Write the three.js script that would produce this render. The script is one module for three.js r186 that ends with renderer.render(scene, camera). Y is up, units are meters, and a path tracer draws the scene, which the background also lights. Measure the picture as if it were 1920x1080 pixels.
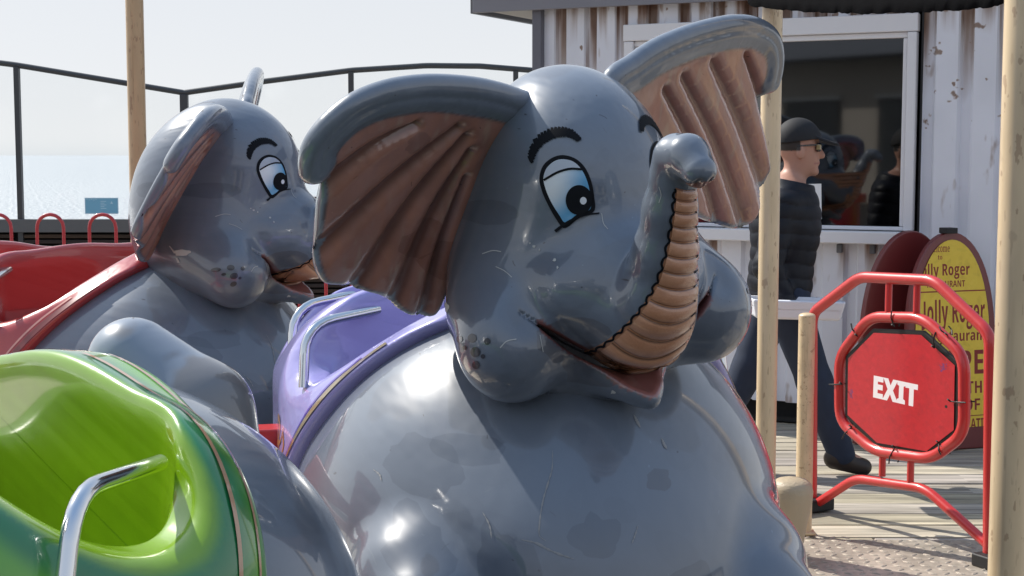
import * as THREE from 'three';
import { mergeGeometries } from 'three/addons/utils/BufferGeometryUtils.js';
import { RoundedBoxGeometry } from 'three/addons/geometries/RoundedBoxGeometry.js';

// ------------------------------------------------------------------ camera, sky, sun, exposure
const FOC = 2800, EYE = 1.56, PITCH = Math.atan(251 / FOC);
const camera = new THREE.PerspectiveCamera(2 * Math.atan(540 / FOC) * 180 / Math.PI, 16 / 9, 0.05, 9000);
camera.position.set(0, EYE, 0);
camera.rotation.set(-PITCH, 0, 0);
camera.updateMatrixWorld(true);
const scene = new THREE.Scene();
const renderer = new THREE.WebGLRenderer({ antialias: true });
renderer.toneMapping = THREE.LinearToneMapping;
renderer.toneMappingExposure = 1.2;
renderer.shadowMap.enabled = true;

const SUN = new THREE.Vector3(-0.80 * 0.72, 0.69, -0.60 * 0.72).normalize();
const sun = new THREE.DirectionalLight(new THREE.Color(1, 0.95, 0.87), 4.8);
sun.position.copy(SUN).multiplyScalar(30).add(new THREE.Vector3(0, 0, -5));
sun.target.position.set(0, 0, -5);
sun.castShadow = true;
sun.shadow.mapSize.set(2048, 2048);
Object.assign(sun.shadow.camera, { left: -14, right: 14, top: 14, bottom: -14, near: 1, far: 90 });
scene.add(sun, sun.target);
{
  // hazy seaside sky: pale at the horizon, blue overhead, a wide soft glow round the sun
  const w = 512, h = 256, data = new Float32Array(w * h * 4);
  for (let j = 0; j < h; j++) for (let i = 0; i < w; i++) {
    const az = ((i + 0.5) / w - 0.5) * 2 * Math.PI, el = ((j + 0.5) / h - 0.5) * Math.PI;
    const x = Math.cos(el) * Math.cos(az), y = Math.sin(el), z = Math.cos(el) * Math.sin(az);
    const t = Math.pow(Math.max(y, 0), 0.85) * (1 - 0.0 * z);
    const g = Math.max(0, x * SUN.x + y * SUN.y + z * SUN.z);
    const glow = 0.35 * Math.pow(g, 6) + 0.6 * Math.pow(g, 40);
    const k = (j * w + i) * 4;
    data[k] = 0.73 + (0.22 - 0.73) * t + glow * 1.0;
    data[k + 1] = 0.742 + (0.35 - 0.742) * t + glow * 0.98;
    data[k + 2] = 0.75 + (0.58 - 0.75) * t + glow * 0.93;
    if (y < 0) { data[k] = 0.62; data[k + 1] = 0.66; data[k + 2] = 0.69; }
    data[k + 3] = 1;
  }
  const sky = new THREE.DataTexture(data, w, h, THREE.RGBAFormat, THREE.FloatType);
  sky.mapping = THREE.EquirectangularReflectionMapping;
  sky.magFilter = sky.minFilter = THREE.LinearFilter;
  sky.needsUpdate = true;
  scene.background = sky;
  scene.environment = sky;
}

// ------------------------------------------------------------------ helpers
const V = (x, y, z) => new THREE.Vector3(x, y, z);
const PI = Math.PI, { abs, min, max, sqrt, sin, cos } = Math;
const clamp = (x, a, b) => x < a ? a : x > b ? b : x;
const sstep = (a, b, x) => { const t = clamp((x - a) / (b - a), 0, 1); return t * t * (3 - 2 * t); };
let seed = 12345;
const rnd = () => { seed = (seed * 1664525 + 1013904223) >>> 0; return seed / 4294967296; };
// a photo pixel gives a direction; the distance comes from an estimate, the ground or a plane
const ray = (px, py) => V((px - 960) / FOC, -(py - 540) / FOC, -1).applyQuaternion(camera.quaternion);
const P = (px, py, d) => ray(px, py).multiplyScalar(d).add(camera.position);
const PG = (px, py, y = 0) => { const r = ray(px, py); return r.multiplyScalar((y - EYE) / r.y).add(camera.position); };
const PP = (px, py, o, n) => { const r = ray(px, py); const t = o.clone().sub(camera.position).dot(n) / r.dot(n); return r.multiplyScalar(t).add(camera.position); };

function hash3(x, y, z) { let h = Math.imul(x, 374761393) ^ Math.imul(y, 668265263) ^ Math.imul(z, 1274126177); h = Math.imul(h ^ (h >>> 13), 1274126177); return ((h ^ (h >>> 16)) >>> 0) / 4294967296; }
function noise(x, y, z) {
  const X = Math.floor(x), Y = Math.floor(y), Z = Math.floor(z); let u = x - X, v = y - Y, w = z - Z;
  u = u * u * (3 - 2 * u); v = v * v * (3 - 2 * v); w = w * w * (3 - 2 * w);
  const L = (a, b, t) => a + (b - a) * t;
  return L(L(L(hash3(X, Y, Z), hash3(X + 1, Y, Z), u), L(hash3(X, Y + 1, Z), hash3(X + 1, Y + 1, Z), u), v), L(L(hash3(X, Y, Z + 1), hash3(X + 1, Y, Z + 1), u), L(hash3(X, Y + 1, Z + 1), hash3(X + 1, Y + 1, Z + 1), u), v), w);
}
function fbm(x, y, z, o = 4) { let s = 0, a = 0.5; for (let i = 0; i < o; i++) { s += a * noise(x, y, z); x = x * 2.03 + 7.1; y = y * 2.03 + 3.3; z = z * 2.03 + 1.7; a *= 0.5; } return s; }

const names = {};
const numbered = (n) => { const k = names[n] = (names[n] ?? -1) + 1; return k ? n + '_' + String(k).padStart(3, '0') : n; };
function tag(o, label, category, group) { o.userData.label = label; o.userData.category = category; if (group) o.userData.group = group; return o; }
function thing(name, label, category, pos, group) {
  const o = new THREE.Group(); o.name = numbered(name); if (pos) o.position.copy(pos);
  scene.add(o); return tag(o, label, category, group);
}
function part(name, geo, mat, parent, label) {
  const m = new THREE.Mesh(geo, mat); m.name = name; m.castShadow = m.receiveShadow = true; parent.add(m);
  if (label) m.userData.label = label; return m;
}
function struct(name, geo, mat) { const m = part(name, geo, mat, scene); m.userData.kind = 'structure'; return m; }
const box = (w, h, d, x = 0, y = 0, z = 0, r = 0.004) => { const g = new RoundedBoxGeometry(w, h, d, 2, min(r, w / 3, h / 3, d / 3)); g.translate(x, y, z); return g; };
function cyl(r, h, x, y, z, seg = 24, r2 = r) { const g = new THREE.CylinderGeometry(r2, r, h, seg, 1); g.translate(x, y + h / 2, z); return g; }
function tube(pts, r, closed = false, seg = 12, per = 10, tension = 0.5) {
  const c = new THREE.CatmullRomCurve3(pts, closed, 'centripetal', tension);
  return new THREE.TubeGeometry(c, pts.length * per, r, seg, closed);
}
// a bent-pipe path: straight runs joined by rounded corners
function pipe(pts, r, bend, closed = false, seg = 14) {
  const path = new THREE.CurvePath(), n = pts.length; const cps = [];
  for (let i = 0; i < n; i++) {
    if (!closed && (i === 0 || i === n - 1)) { cps.push([pts[i], pts[i], pts[i]]); continue; }
    const a = pts[(i + n - 1) % n], b = pts[i], c = pts[(i + 1) % n];
    const d1 = a.clone().sub(b), d2 = c.clone().sub(b); const k1 = min(bend, d1.length() * 0.48), k2 = min(bend, d2.length() * 0.48);
    cps.push([b.clone().addScaledVector(d1.normalize(), k1), b, b.clone().addScaledVector(d2.normalize(), k2)]);
  }
  const out = [];
  for (let i = 0; i < n; i++) {
    const [p, q, s] = cps[i];
    if (p === s) out.push(p); else for (let k = 0; k <= 6; k++) { const t = k / 6; out.push(p.clone().multiplyScalar((1 - t) * (1 - t)).addScaledVector(q, 2 * t * (1 - t)).addScaledVector(s, t * t)); }
  }
  if (closed) out.push(out[0].clone());
  for (let i = 0; i + 1 < out.length; i++) path.add(new THREE.LineCurve3(out[i], out[i + 1]));
  // sweep by hand so that straight runs stay straight
  const pos = [], nor = [], idx = [], uv = []; const m = out.length; let N = null, len = 0;
  for (let i = 0; i < m; i++) {
    const a = out[closed ? (i + m - 2) % (m - 1) : max(0, i - 1)], b = out[closed ? (i + 1) % (m - 1) : min(m - 1, i + 1)];
    const T = b.clone().sub(a).normalize();
    if (!N) { N = abs(T.y) < 0.9 ? V(0, 1, 0) : V(1, 0, 0); }
    N = N.clone().addScaledVector(T, -N.dot(T)).normalize(); const B = T.clone().cross(N);
    if (i) len += out[i].distanceTo(out[i - 1]);
    for (let k = 0; k <= seg; k++) { const t = k / seg * 2 * PI, d = N.clone().multiplyScalar(cos(t)).addScaledVector(B, sin(t)); pos.push(out[i].x + d.x * r, out[i].y + d.y * r, out[i].z + d.z * r); nor.push(d.x, d.y, d.z); uv.push(len, k / seg * 2 * PI * r); }
  }
  for (let i = 0; i + 1 < m; i++) for (let k = 0; k < seg; k++) { const a = i * (seg + 1) + k, b = a + seg + 1; idx.push(a, a + 1, b, b, a + 1, b + 1); }
  if (!closed) for (const e of [0, m - 1]) { const c = pos.length / 3, T = out[e === 0 ? 0 : m - 1].clone().sub(out[e === 0 ? 1 : m - 2]).normalize(); pos.push(...out[e].toArray()); nor.push(...T.toArray()); uv.push(0, 0); for (let k = 0; k <= seg; k++) { const q = (e * (seg + 1) + k) * 3; pos.push(pos[q], pos[q + 1], pos[q + 2]); nor.push(...T.toArray()); uv.push(0, 0); } for (let k = 0; k < seg; k++) e === 0 ? idx.push(c, c + 1 + k + 1, c + 1 + k) : idx.push(c, c + 1 + k, c + 1 + k + 1); }
  const g = new THREE.BufferGeometry(); g.setAttribute('position', new THREE.Float32BufferAttribute(pos, 3)); g.setAttribute('normal', new THREE.Float32BufferAttribute(nor, 3)); g.setAttribute('uv', new THREE.Float32BufferAttribute(uv, 2)); g.setIndex(idx); return g;
}
function canvasTex(w, h, draw, srgb = true) {
  const c = document.createElement('canvas'); c.width = w; c.height = h; draw(c.getContext('2d'), w, h);
  const t = new THREE.CanvasTexture(c); if (srgb) t.colorSpace = THREE.SRGBColorSpace; t.wrapS = t.wrapT = THREE.RepeatWrapping; t.anisotropy = 8; return t;
}
function dataTex(w, h, fn, srgb = false) {
  const d = new Uint8Array(w * h * 4);
  for (let j = 0; j < h; j++) for (let i = 0; i < w; i++) { const c = fn(i / w, j / h), k = (j * w + i) * 4; d[k] = clamp(c[0], 0, 1) * 255; d[k + 1] = clamp(c[1], 0, 1) * 255; d[k + 2] = clamp(c[2], 0, 1) * 255; d[k + 3] = 255; }
  const t = new THREE.DataTexture(d, w, h); t.wrapS = t.wrapT = THREE.RepeatWrapping; t.magFilter = THREE.LinearFilter; t.minFilter = THREE.LinearMipmapLinearFilter; t.generateMipmaps = true; if (srgb) t.colorSpace = THREE.SRGBColorSpace; t.needsUpdate = true; return t;
}
const lin = (r, g, b) => new THREE.Color().setRGB(r, g, b);
const mat = (o) => new THREE.MeshPhysicalMaterial({ roughness: 0.5, metalness: 0, ...o });

// ---- signed distances and a surface-nets mesher
const smin = (a, b, k) => { const h = clamp(0.5 + 0.5 * (b - a) / k, 0, 1); return b + (a - b) * h - k * h * (1 - h); };
const smax = (a, b, k) => -smin(-a, -b, k);
const ell = (x, y, z, cx, cy, cz, rx, ry, rz) => { x -= cx; y -= cy; z -= cz; const a = x / rx, b = y / ry, c = z / rz, k0 = sqrt(a * a + b * b + c * c); if (k0 < 1e-6) return -min(rx, ry, rz); const d = a / rx, e = b / ry, f = c / rz; return k0 * (k0 - 1) / sqrt(d * d + e * e + f * f); };
const cap = (x, y, z, a, b, ra, rb) => { const dx = b[0] - a[0], dy = b[1] - a[1], dz = b[2] - a[2]; const px = x - a[0], py = y - a[1], pz = z - a[2]; const t = clamp((px * dx + py * dy + pz * dz) / (dx * dx + dy * dy + dz * dz), 0, 1); const qx = px - dx * t, qy = py - dy * t, qz = pz - dz * t; return sqrt(qx * qx + qy * qy + qz * qz) - (ra + (rb - ra) * t); };
const rbox = (x, y, z, cx, cy, cz, hx, hy, hz, r) => { const a = abs(x - cx) - hx + r, b = abs(y - cy) - hy + r, c = abs(z - cz) - hz + r; const A = max(a, 0), B = max(b, 0), C = max(c, 0); return sqrt(A * A + B * B + C * C) + min(max(a, b, c), 0) - r; };
function gradOf(f, x, y, z, e) { return [f(x + e, y, z) - f(x - e, y, z), f(x, y + e, z) - f(x, y - e, z), f(x, y, z + e) - f(x, y, z - e)]; }
function sdfMesh(f, mn, mx, h, colour, uvFn, ne = 0.5) {
  const nx = Math.ceil((mx[0] - mn[0]) / h) + 1, ny = Math.ceil((mx[1] - mn[1]) / h) + 1, nz = Math.ceil((mx[2] - mn[2]) / h) + 1;
  const val = new Float32Array(nx * ny * nz);
  for (let k = 0, q = 0; k < nz; k++) for (let j = 0; j < ny; j++) for (let i = 0; i < nx; i++, q++) {
    val[q] = f(mn[0] + i * h, mn[1] + j * h, mn[2] + k * h);
  }
  const at = new Int32Array(nx * ny * nz).fill(-1), pos = [], idx = [];
  const off = [0, 1, nx, nx + 1, nx * ny, nx * ny + 1, nx * ny + nx, nx * ny + nx + 1];
  const E = [[0, 1], [2, 3], [4, 5], [6, 7], [0, 2], [1, 3], [4, 6], [5, 7], [0, 4], [1, 5], [2, 6], [3, 7]];
  for (let k = 0; k < nz - 1; k++) for (let j = 0; j < ny - 1; j++) for (let i = 0; i < nx - 1; i++) {
    const q = i + nx * (j + ny * k); let m = 0; for (let c = 0; c < 8; c++) if (val[q + off[c]] < 0) m |= 1 << c;
    if (m === 0 || m === 255) continue;
    let sx = 0, sy = 0, sz = 0, n = 0;
    for (const [a, b] of E) { const ia = (m >> a) & 1, ib = (m >> b) & 1; if (ia === ib) continue; const va = val[q + off[a]], vb = val[q + off[b]], t = va / (va - vb); sx += (a & 1) + ((b & 1) - (a & 1)) * t; sy += ((a >> 1) & 1) + (((b >> 1) & 1) - ((a >> 1) & 1)) * t; sz += (a >> 2) + ((b >> 2) - (a >> 2)) * t; n++; }
    at[q] = pos.length / 3; pos.push(mn[0] + (i + sx / n) * h, mn[1] + (j + sy / n) * h, mn[2] + (k + sz / n) * h);
  }
  const quad = (a, b, c, d, flip) => { if (a < 0 || b < 0 || c < 0 || d < 0) return; flip ? idx.push(a, b, c, a, c, d) : idx.push(a, c, b, a, d, c); };
  for (let k = 1; k < nz - 1; k++) for (let j = 1; j < ny - 1; j++) for (let i = 1; i < nx - 1; i++) {
    const q = i + nx * (j + ny * k), s = val[q] < 0;
    if (s !== (val[q + 1] < 0)) quad(at[q], at[q - nx], at[q - nx - nx * ny], at[q - nx * ny], s);
    if (s !== (val[q + nx] < 0)) quad(at[q], at[q - nx * ny], at[q - 1 - nx * ny], at[q - 1], s);
    if (s !== (val[q + nx * ny] < 0)) quad(at[q], at[q - 1], at[q - 1 - nx], at[q - nx], s);
  }
  const n = pos.length / 3, nor = new Float32Array(n * 3), col = colour ? new Float32Array(n * 3) : null, uv = new Float32Array(n * 2), e = h * ne;
  for (let i = 0; i < n; i++) {
    let x = pos[i * 3], y = pos[i * 3 + 1], z = pos[i * 3 + 2], g;
    for (let it = 0; it < 2; it++) { g = gradOf(f, x, y, z, e); const gg = (g[0] * g[0] + g[1] * g[1] + g[2] * g[2]) / (4 * e * e); if (gg > 0.04) { const d = clamp(f(x, y, z), -h, h) / gg / (2 * e) * 0.9; x -= g[0] * d; y -= g[1] * d; z -= g[2] * d; } }
    g = gradOf(f, x, y, z, e); const l = Math.hypot(...g) || 1;
    pos[i * 3] = x; pos[i * 3 + 1] = y; pos[i * 3 + 2] = z; nor[i * 3] = g[0] / l; nor[i * 3 + 1] = g[1] / l; nor[i * 3 + 2] = g[2] / l;
    if (col) { const c = colour(x, y, z, g[0] / l, g[1] / l, g[2] / l); col[i * 3] = c[0]; col[i * 3 + 1] = c[1]; col[i * 3 + 2] = c[2]; }
    const t = uvFn ? uvFn(x, y, z, g[0] / l, g[1] / l, g[2] / l) : [x, y]; uv[i * 2] = t[0]; uv[i * 2 + 1] = t[1];
  }
  const geo = new THREE.BufferGeometry();
  geo.setAttribute('position', new THREE.Float32BufferAttribute(pos, 3)); geo.setAttribute('normal', new THREE.BufferAttribute(nor, 3)); geo.setAttribute('uv', new THREE.BufferAttribute(uv, 2));
  if (col) geo.setAttribute('color', new THREE.BufferAttribute(col, 3));
  geo.setIndex(idx); return geo;
}
const mix3 = (a, b, t) => [a[0] + (b[0] - a[0]) * t, a[1] + (b[1] - a[1]) * t, a[2] + (b[2] - a[2]) * t];
const mul3 = (a, s) => [a[0] * s, a[1] * s, a[2] * s];

// ------------------------------------------------------------------ shared materials
const fineNoise = dataTex(512, 512, (u, v) => { const n = fbm(u * 24, v * 24, 0, 5); return [n, n, n]; });
const peel = dataTex(512, 512, (u, v) => { const n = fbm(u * 40, v * 40, 5, 2) * 0.8 + 0.25 * fbm(u * 9, v * 9, 9, 3); return [n, n, n]; });
function gloss(color, o = {}) { return mat({ color, roughness: 0.33, clearcoat: 1, clearcoatRoughness: 0.05, bumpMap: peel, bumpScale: 0.0006, ...o }); }
const M = {
  cream: gloss(lin(0.62, 0.48, 0.30), { roughness: 0.45, clearcoat: 0.4, clearcoatRoughness: 0.2 }),
  shadedpole: gloss(lin(0.42, 0.30, 0.20), { roughness: 0.45, clearcoat: 0.4, clearcoatRoughness: 0.2 }),
  redpaint: gloss(lin(0.56, 0.022, 0.02), { roughness: 0.4, clearcoat: 0.7, clearcoatRoughness: 0.12 }),
  redrail: gloss(lin(0.42, 0.02, 0.03), { roughness: 0.4, clearcoat: 0.5, clearcoatRoughness: 0.15 }),
  chrome: mat({ color: lin(0.72, 0.73, 0.74), metalness: 1, roughness: 0.12, bumpMap: peel, bumpScale: 0.0004 }),
  black: mat({ color: lin(0.012, 0.012, 0.013), roughness: 0.6 }),
  blacktape: mat({ color: lin(0.01, 0.01, 0.01), roughness: 0.45 }),
  darkmetal: mat({ color: lin(0.045, 0.05, 0.055), roughness: 0.45 }),
  grey: mat({ color: lin(0.13, 0.135, 0.15), roughness: 0.5, bumpMap: fineNoise, bumpScale: 0.001 }),
  glass: mat({ color: lin(0.97, 0.98, 0.98), roughness: 0.09, roughnessMap: fineNoise, transmission: 1, thickness: 0, ior: 1.45 }),
};

// ------------------------------------------------------------------ the setting: sea, deck, tread plate
{
  const wav = dataTex(512, 512, (u, v) => { const n = fbm(u * 30, v * 30, 2, 4); return [n, n, n]; }); wav.repeat.set(900, 900);
  const g = new THREE.PlaneGeometry(14000, 14000); g.rotateX(-PI / 2); g.translate(0, -7, -6000);
  struct('sea', g, mat({ color: lin(0.46, 0.49, 0.50), roughness: 0.35, bumpMap: wav, bumpScale: 0.5 }));
}
const woodTex = (r, g, b, s) => dataTex(512, 256, (u, v) => {
  const grain = fbm(u * 6, v * 70, s, 4), f = fbm(u * 40, v * 160, s + 3, 2), st = fbm(u * 7, v * 6, s + 8, 4);
  const k = 0.55 + 0.55 * grain + 0.28 * (f - 0.4) + 0.6 * (st - 0.45); return [r * k, g * k, b * k];
}, true);
const deckWood = [0, 1, 2, 3].map((i) => { const t = woodTex(0.78 + 0.04 * (i % 2), 0.74 + 0.035 * (i % 2), 0.70 - 0.01 * i, i * 11); return mat({ map: t, roughness: 0.8, bumpMap: t, bumpScale: 0.004 }); });
{
  const under = new THREE.BoxGeometry(60, 0.3, 42); under.translate(0, -0.21, 9);
  const deck = struct('pier_deck', under, mat({ color: lin(0.02, 0.018, 0.015), roughness: 1 }));
  const n = 46, w = 0.2;
  for (let i = 0; i < n; i++) {
    const z = -11.9 + i * w; let x = -9 + rnd() * 0.6;
    while (x < 9) {
      const len = 4.2 + rnd() * 2.4;
      const g = box(len - 0.008, 0.05, w - 0.014, 0, 0, 0, 0.005); const uv = g.attributes.uv, p = g.attributes.position, o = rnd();
      for (let k = 0; k < uv.count; k++) uv.setXY(k, (p.getX(k) + 3) / 3 + o, p.getZ(k) / w * 0.9 + o * 3);
      const m = part('plank', g, deckWood[Math.floor(rnd() * 4)], deck); m.position.set(x + len / 2, -0.027 + (rnd() - 0.5) * 0.006, z); m.rotation.y = 0; x += len;
    }
  }
}
{
  // aluminium tread plate round the ride, laid on the planks
  const A = PG(1490, 1006), B = PG(1880, 1018), y = 0.006;
  const sh = new THREE.Shape(); sh.moveTo(-8, -(A.z - 0.0)); sh.lineTo(B.x + 3, -(B.z + 0.02)); sh.lineTo(B.x + 3, 3); sh.lineTo(-8, 3);
  const g = new THREE.ExtrudeGeometry(sh, { depth: 0.004, bevelEnabled: false }); g.rotateX(-PI / 2); g.translate(0, y, 0);
  const t = dataTex(512, 512, (u, v) => { const n = 0.66 + 0.28 * (fbm(u * 8, v * 8, 4, 5) - 0.45) + 0.2 * (fbm(u * 60, v * 60, 6, 2) - 0.4); return [n * 1.0, n * 0.94, n * 0.86]; }, true); t.repeat.set(0.8, 0.8);
  const pm = mat({ map: t, metalness: 0.35, roughness: 0.5, bumpMap: fineNoise, bumpScale: 0.001 });
  const plate = struct('tread_plate', g, pm);
  const bump = new THREE.SphereGeometry(1, 8, 5, 0, 2 * PI, 0, PI / 2); bump.scale(0.021, 0.004, 0.0075);
  const rows = [], pitch = 0.052;
  for (let i = -40; i < 110; i++) for (let j = 0; j < 70; j++) rows.push([i * pitch, -6.15 + j * pitch + (i % 2 ? 0.0 : 0.0), (i + j) % 2]);
  const ok = rows.filter(([x, z]) => z > A.z + (B.z - A.z) * (x - A.x) / (B.x - A.x) + 0.03 && x > -1 && x < B.x + 2.9 && z < -3);
  const im = new THREE.InstancedMesh(bump, pm, ok.length); im.name = 'tread_bumps'; im.userData.kind = 'stuff'; const m4 = new THREE.Matrix4();
  ok.forEach(([x, z, a], i) => { m4.makeRotationY(a ? PI / 4 : -PI / 4); m4.setPosition(x, y + 0.004, z); im.setMatrixAt(i, m4); });
  im.castShadow = im.receiveShadow = true; plate.add(im);
}

// ------------------------------------------------------------------ hut of white corrugated panels
const WA = P(1175, 289, 8.95), WB = P(1715, 289, 8.2); WA.y = WB.y = 0;
const WT = WB.clone().sub(WA).normalize(), WN = V(WT.z * -1, 0, WT.x);  // along the wall, and out of it towards the deck
if (WN.z < 0) WN.negate();
const onWall = (px, py, off = 0) => { const p = PP(px, py, WA.clone().addScaledVector(WN, off), WN); return [p.clone().sub(WA).dot(WT), p.y]; };
{
  const hut = thing('seafront_hut', 'white corrugated metal hut with rust stained top and grey roof edge', 'hut', WA); hut.rotation.y = Math.atan2(-WT.z, WT.x);
  const sL = onWall(1012, 300)[0], sR = 3.4, yTop = onWall(1100, 12)[1], y0 = 0.13;
  const win = { l: onWall(1172, 289)[0], r: onWall(1716, 289)[0], t: onWall(1600, 30, 0.02)[1], b: onWall(1600, 457, 0.04)[1] };
  const wallTex = dataTex(2048, 512, (u, v) => {
    const x = sL + u * (sR - sL), y = y0 + v * (yTop - y0);
    let c = [0.885, 0.89, 0.92]; const n = fbm(x * 3, y * 3, 1, 4); c = mul3(c, 0.93 + 0.12 * n);
    const ph = ((x % 0.2) + 0.2) % 0.2; const rec = ph > 0.125 ? 1 : 0;
    const streak = fbm(x * 26, y * 1.6, 3, 4), drip = sstep(0.30, 0.72, streak + (rec ? 0.13 : -0.06));
    const topness = clamp(1 - (yTop - y) / (rec ? 0.6 : 0.26) + 0.5 * (fbm(x * 12, 1, 7, 3) - 0.5), 0, 1);
    let r = drip * topness * 1.25; r = max(r, sstep(0.70, 0.76, fbm(x * 20, y * 20, 12, 4)) * 0.8 * (y > yTop - 0.75 ? 1 : 0.0));
    const low = sstep(0.66, 0.8, fbm(x * 14, y * 5, 31, 4) + 0.26 * clamp(1 - (y - y0) / 0.2, 0, 1)) * 0.5;
    const belowWin = (x > win.l && x < win.r && y < win.b) ? sstep(0.48, 0.7, fbm(x * 22, y * 2, 17, 4)) * clamp(1 - (win.b - y) / 0.22, 0, 1) : 0;
    const rust = mix3([0.36, 0.22, 0.15], [0.55, 0.47, 0.40], fbm(x * 15, y * 9, 40, 3));
    c = mix3(c, rust, clamp(max(r, low, belowWin * 0.9), 0, 0.92)); return c;
  }, true);
  const wm = mat({ map: wallTex, roughness: 0.45, bumpMap: fineNoise, bumpScale: 0.0006 });
  // trapezoid profile, cut round the window
  const prof = []; for (let x = Math.floor(sL / 0.2) * 0.2; x < sR + 0.2; x += 0.2) prof.push([x + 0.002, 0], [x + 0.118, 0], [x + 0.136, -0.032], [x + 0.184, -0.032]);
  const zAt = (x) => { for (let i = 0; i + 1 < prof.length; i++) if (x >= prof[i][0] && x <= prof[i + 1][0]) { const t = (x - prof[i][0]) / (prof[i + 1][0] - prof[i][0]); return prof[i][1] + (prof[i + 1][1] - prof[i][1]) * t; } return 0; };
  function sheet(x0, x1, ya, yb) {
    const xs = [x0, ...prof.map((p) => p[0]).filter((x) => x > x0 + 1e-4 && x < x1 - 1e-4), x1]; const pos = [], uv = [], idx = [];
    xs.forEach((x, i) => { const z = zAt(x); for (const [k, y] of [[0, ya], [1, yb]]) { pos.push(x, y, z); uv.push((x - sL) / (sR - sL), (y - y0) / (yTop - y0)); } if (i) { const a = i * 2; idx.push(a - 2, a, a - 1, a - 1, a, a + 1); } });
    const g = new THREE.BufferGeometry(); g.setAttribute('position', new THREE.Float32BufferAttribute(pos, 3)); g.setAttribute('uv', new THREE.Float32BufferAttribute(uv, 2)); g.setIndex(idx); const h = g.toNonIndexed(); h.computeVertexNormals(); return h;
  }
  const seam = win.r + 0.022;
  part('wall_panel', sheet(sL + 0.03, win.l, y0, yTop), wm, hut); part('wall_panel', sheet(win.l, win.r, y0, win.b), wm, hut);
  part('wall_panel', sheet(win.l, win.r, win.t, yTop), wm, hut); part('wall_panel', sheet(seam + 0.006, sR, y0, yTop), wm, hut);
  part('seam_strip', box(0.012, yTop - y0, 0.05, seam, (yTop + y0) / 2, -0.035), M.black, hut);
  // dark room behind
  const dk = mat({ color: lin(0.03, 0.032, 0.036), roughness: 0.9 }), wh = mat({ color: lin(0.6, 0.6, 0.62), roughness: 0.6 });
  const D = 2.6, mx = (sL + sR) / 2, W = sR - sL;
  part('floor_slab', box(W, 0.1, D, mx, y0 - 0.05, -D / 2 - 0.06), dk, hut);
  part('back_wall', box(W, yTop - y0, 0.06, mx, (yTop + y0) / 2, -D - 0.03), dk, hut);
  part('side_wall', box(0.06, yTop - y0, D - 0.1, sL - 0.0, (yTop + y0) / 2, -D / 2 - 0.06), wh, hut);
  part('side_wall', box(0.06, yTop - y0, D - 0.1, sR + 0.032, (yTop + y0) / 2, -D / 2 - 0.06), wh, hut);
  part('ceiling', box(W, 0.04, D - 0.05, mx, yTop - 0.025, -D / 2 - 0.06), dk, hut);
  part('base_beam', box(W, 0.12, 0.12, mx, 0.065, -0.12), M.black, hut);
  part('inner_counter', box(1.4, 0.06, 0.4, (win.l + win.r) / 2, 1.05, -0.9), mat({ color: lin(0.12, 0.12, 0.13), roughness: 0.4 }), hut);
  // roof with a two-step grey edge that overhangs the end wall
  const eL = onWall(878, 14, 0.08)[0];
  const roof = part('roof', box(sR - eL + 0.1, 0.05, D + 0.6, (sR + eL) / 2, yTop + 0.30, -D / 2 - 0.05), M.grey, hut);
  part('fascia', box(sR - eL - 0.03, 0.135, 0.03, (sR + eL) / 2 + 0.02, yTop + 0.052, 0.075), mat({ color: lin(0.22, 0.22, 0.25), roughness: 0.55, bumpMap: fineNoise, bumpScale: 0.001 }), hut);
  part('fascia', box(sR - eL + 0.08, 0.155, 0.03, (sR + eL) / 2, yTop + 0.2, 0.115), mat({ color: lin(0.36, 0.36, 0.38), roughness: 0.5, bumpMap: fineNoise, bumpScale: 0.001 }), hut);
  part('soffit', box(sR - eL - 0.06, 0.014, D + 0.12, (sR + eL) / 2 + 0.03, yTop + 0.012, -D / 2 - 0.0), mat({ color: lin(0.35, 0.33, 0.3), roughness: 0.8 }), hut);
  part('side_fascia', box(0.03, 0.135, D + 0.1, eL + 0.01, yTop + 0.052, -D / 2 - 0.005), M.grey, hut);
  part('corner_post', box(0.06, yTop - y0, 0.1, sL + 0.0, (yTop + y0) / 2, 0.0), mat({ color: lin(0.13, 0.13, 0.155), roughness: 0.5 }), hut);
  // window
  const pv = mat({ color: lin(0.76, 0.75, 0.77), roughness: 0.3, bumpMap: peel, bumpScale: 0.0004 });
  const gl = onWall(1475, 200, 0.01)[0], gr = onWall(1691, 200, 0.01)[0], gt = onWall(1600, 74, 0.01)[1], gb = onWall(1600, 423, 0.01)[1];
  const wdw = part('window', box(win.r - win.l + 0.01, win.t - gt - 0.03, 0.07, (win.r + win.l) / 2, (win.t + gt + 0.035) / 2, 0.0, 0.006), pv, hut);
  const fr = (x0, x1, ya, yb, z, d) => part('frame', box(x1 - x0, yb - ya, d, (x0 + x1) / 2, (ya + yb) / 2, z, 0.006), pv, wdw);
  const fb = win.b + 0.075;
  fr(gr + 0.026, win.r, fb + 0.002, win.t - (win.t - gt - 0.03) + 0.0, 0, 0.07); fr(win.l, win.l + 0.06, fb + 0.002, gt + 0.03, 0, 0.07);
  fr(win.l + 0.06, gr + 0.024, gt, gt + 0.032, -0.012, 0.05); fr(gr, gr + 0.024, gb, gt - 0.002, -0.012, 0.05);
  fr(win.l + 0.062, win.l + 0.09, gb, gt - 0.002, -0.012, 0.05);
  fr(win.l + 0.062, gr + 0.024, fb + 0.002, gb - 0.002, -0.012, 0.05);
  const mull = onWall(1440, 300, 0)[0]; fr(mull - 0.035, mull + 0.035, gb + 0.001, gt - 0.003, -0.01, 0.06);
  part('sill', box(win.r - win.l + 0.0, 0.07, 0.13, (win.l + win.r) / 2 - 0.01, win.b + 0.037, 0.03, 0.008), pv, wdw);
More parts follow.
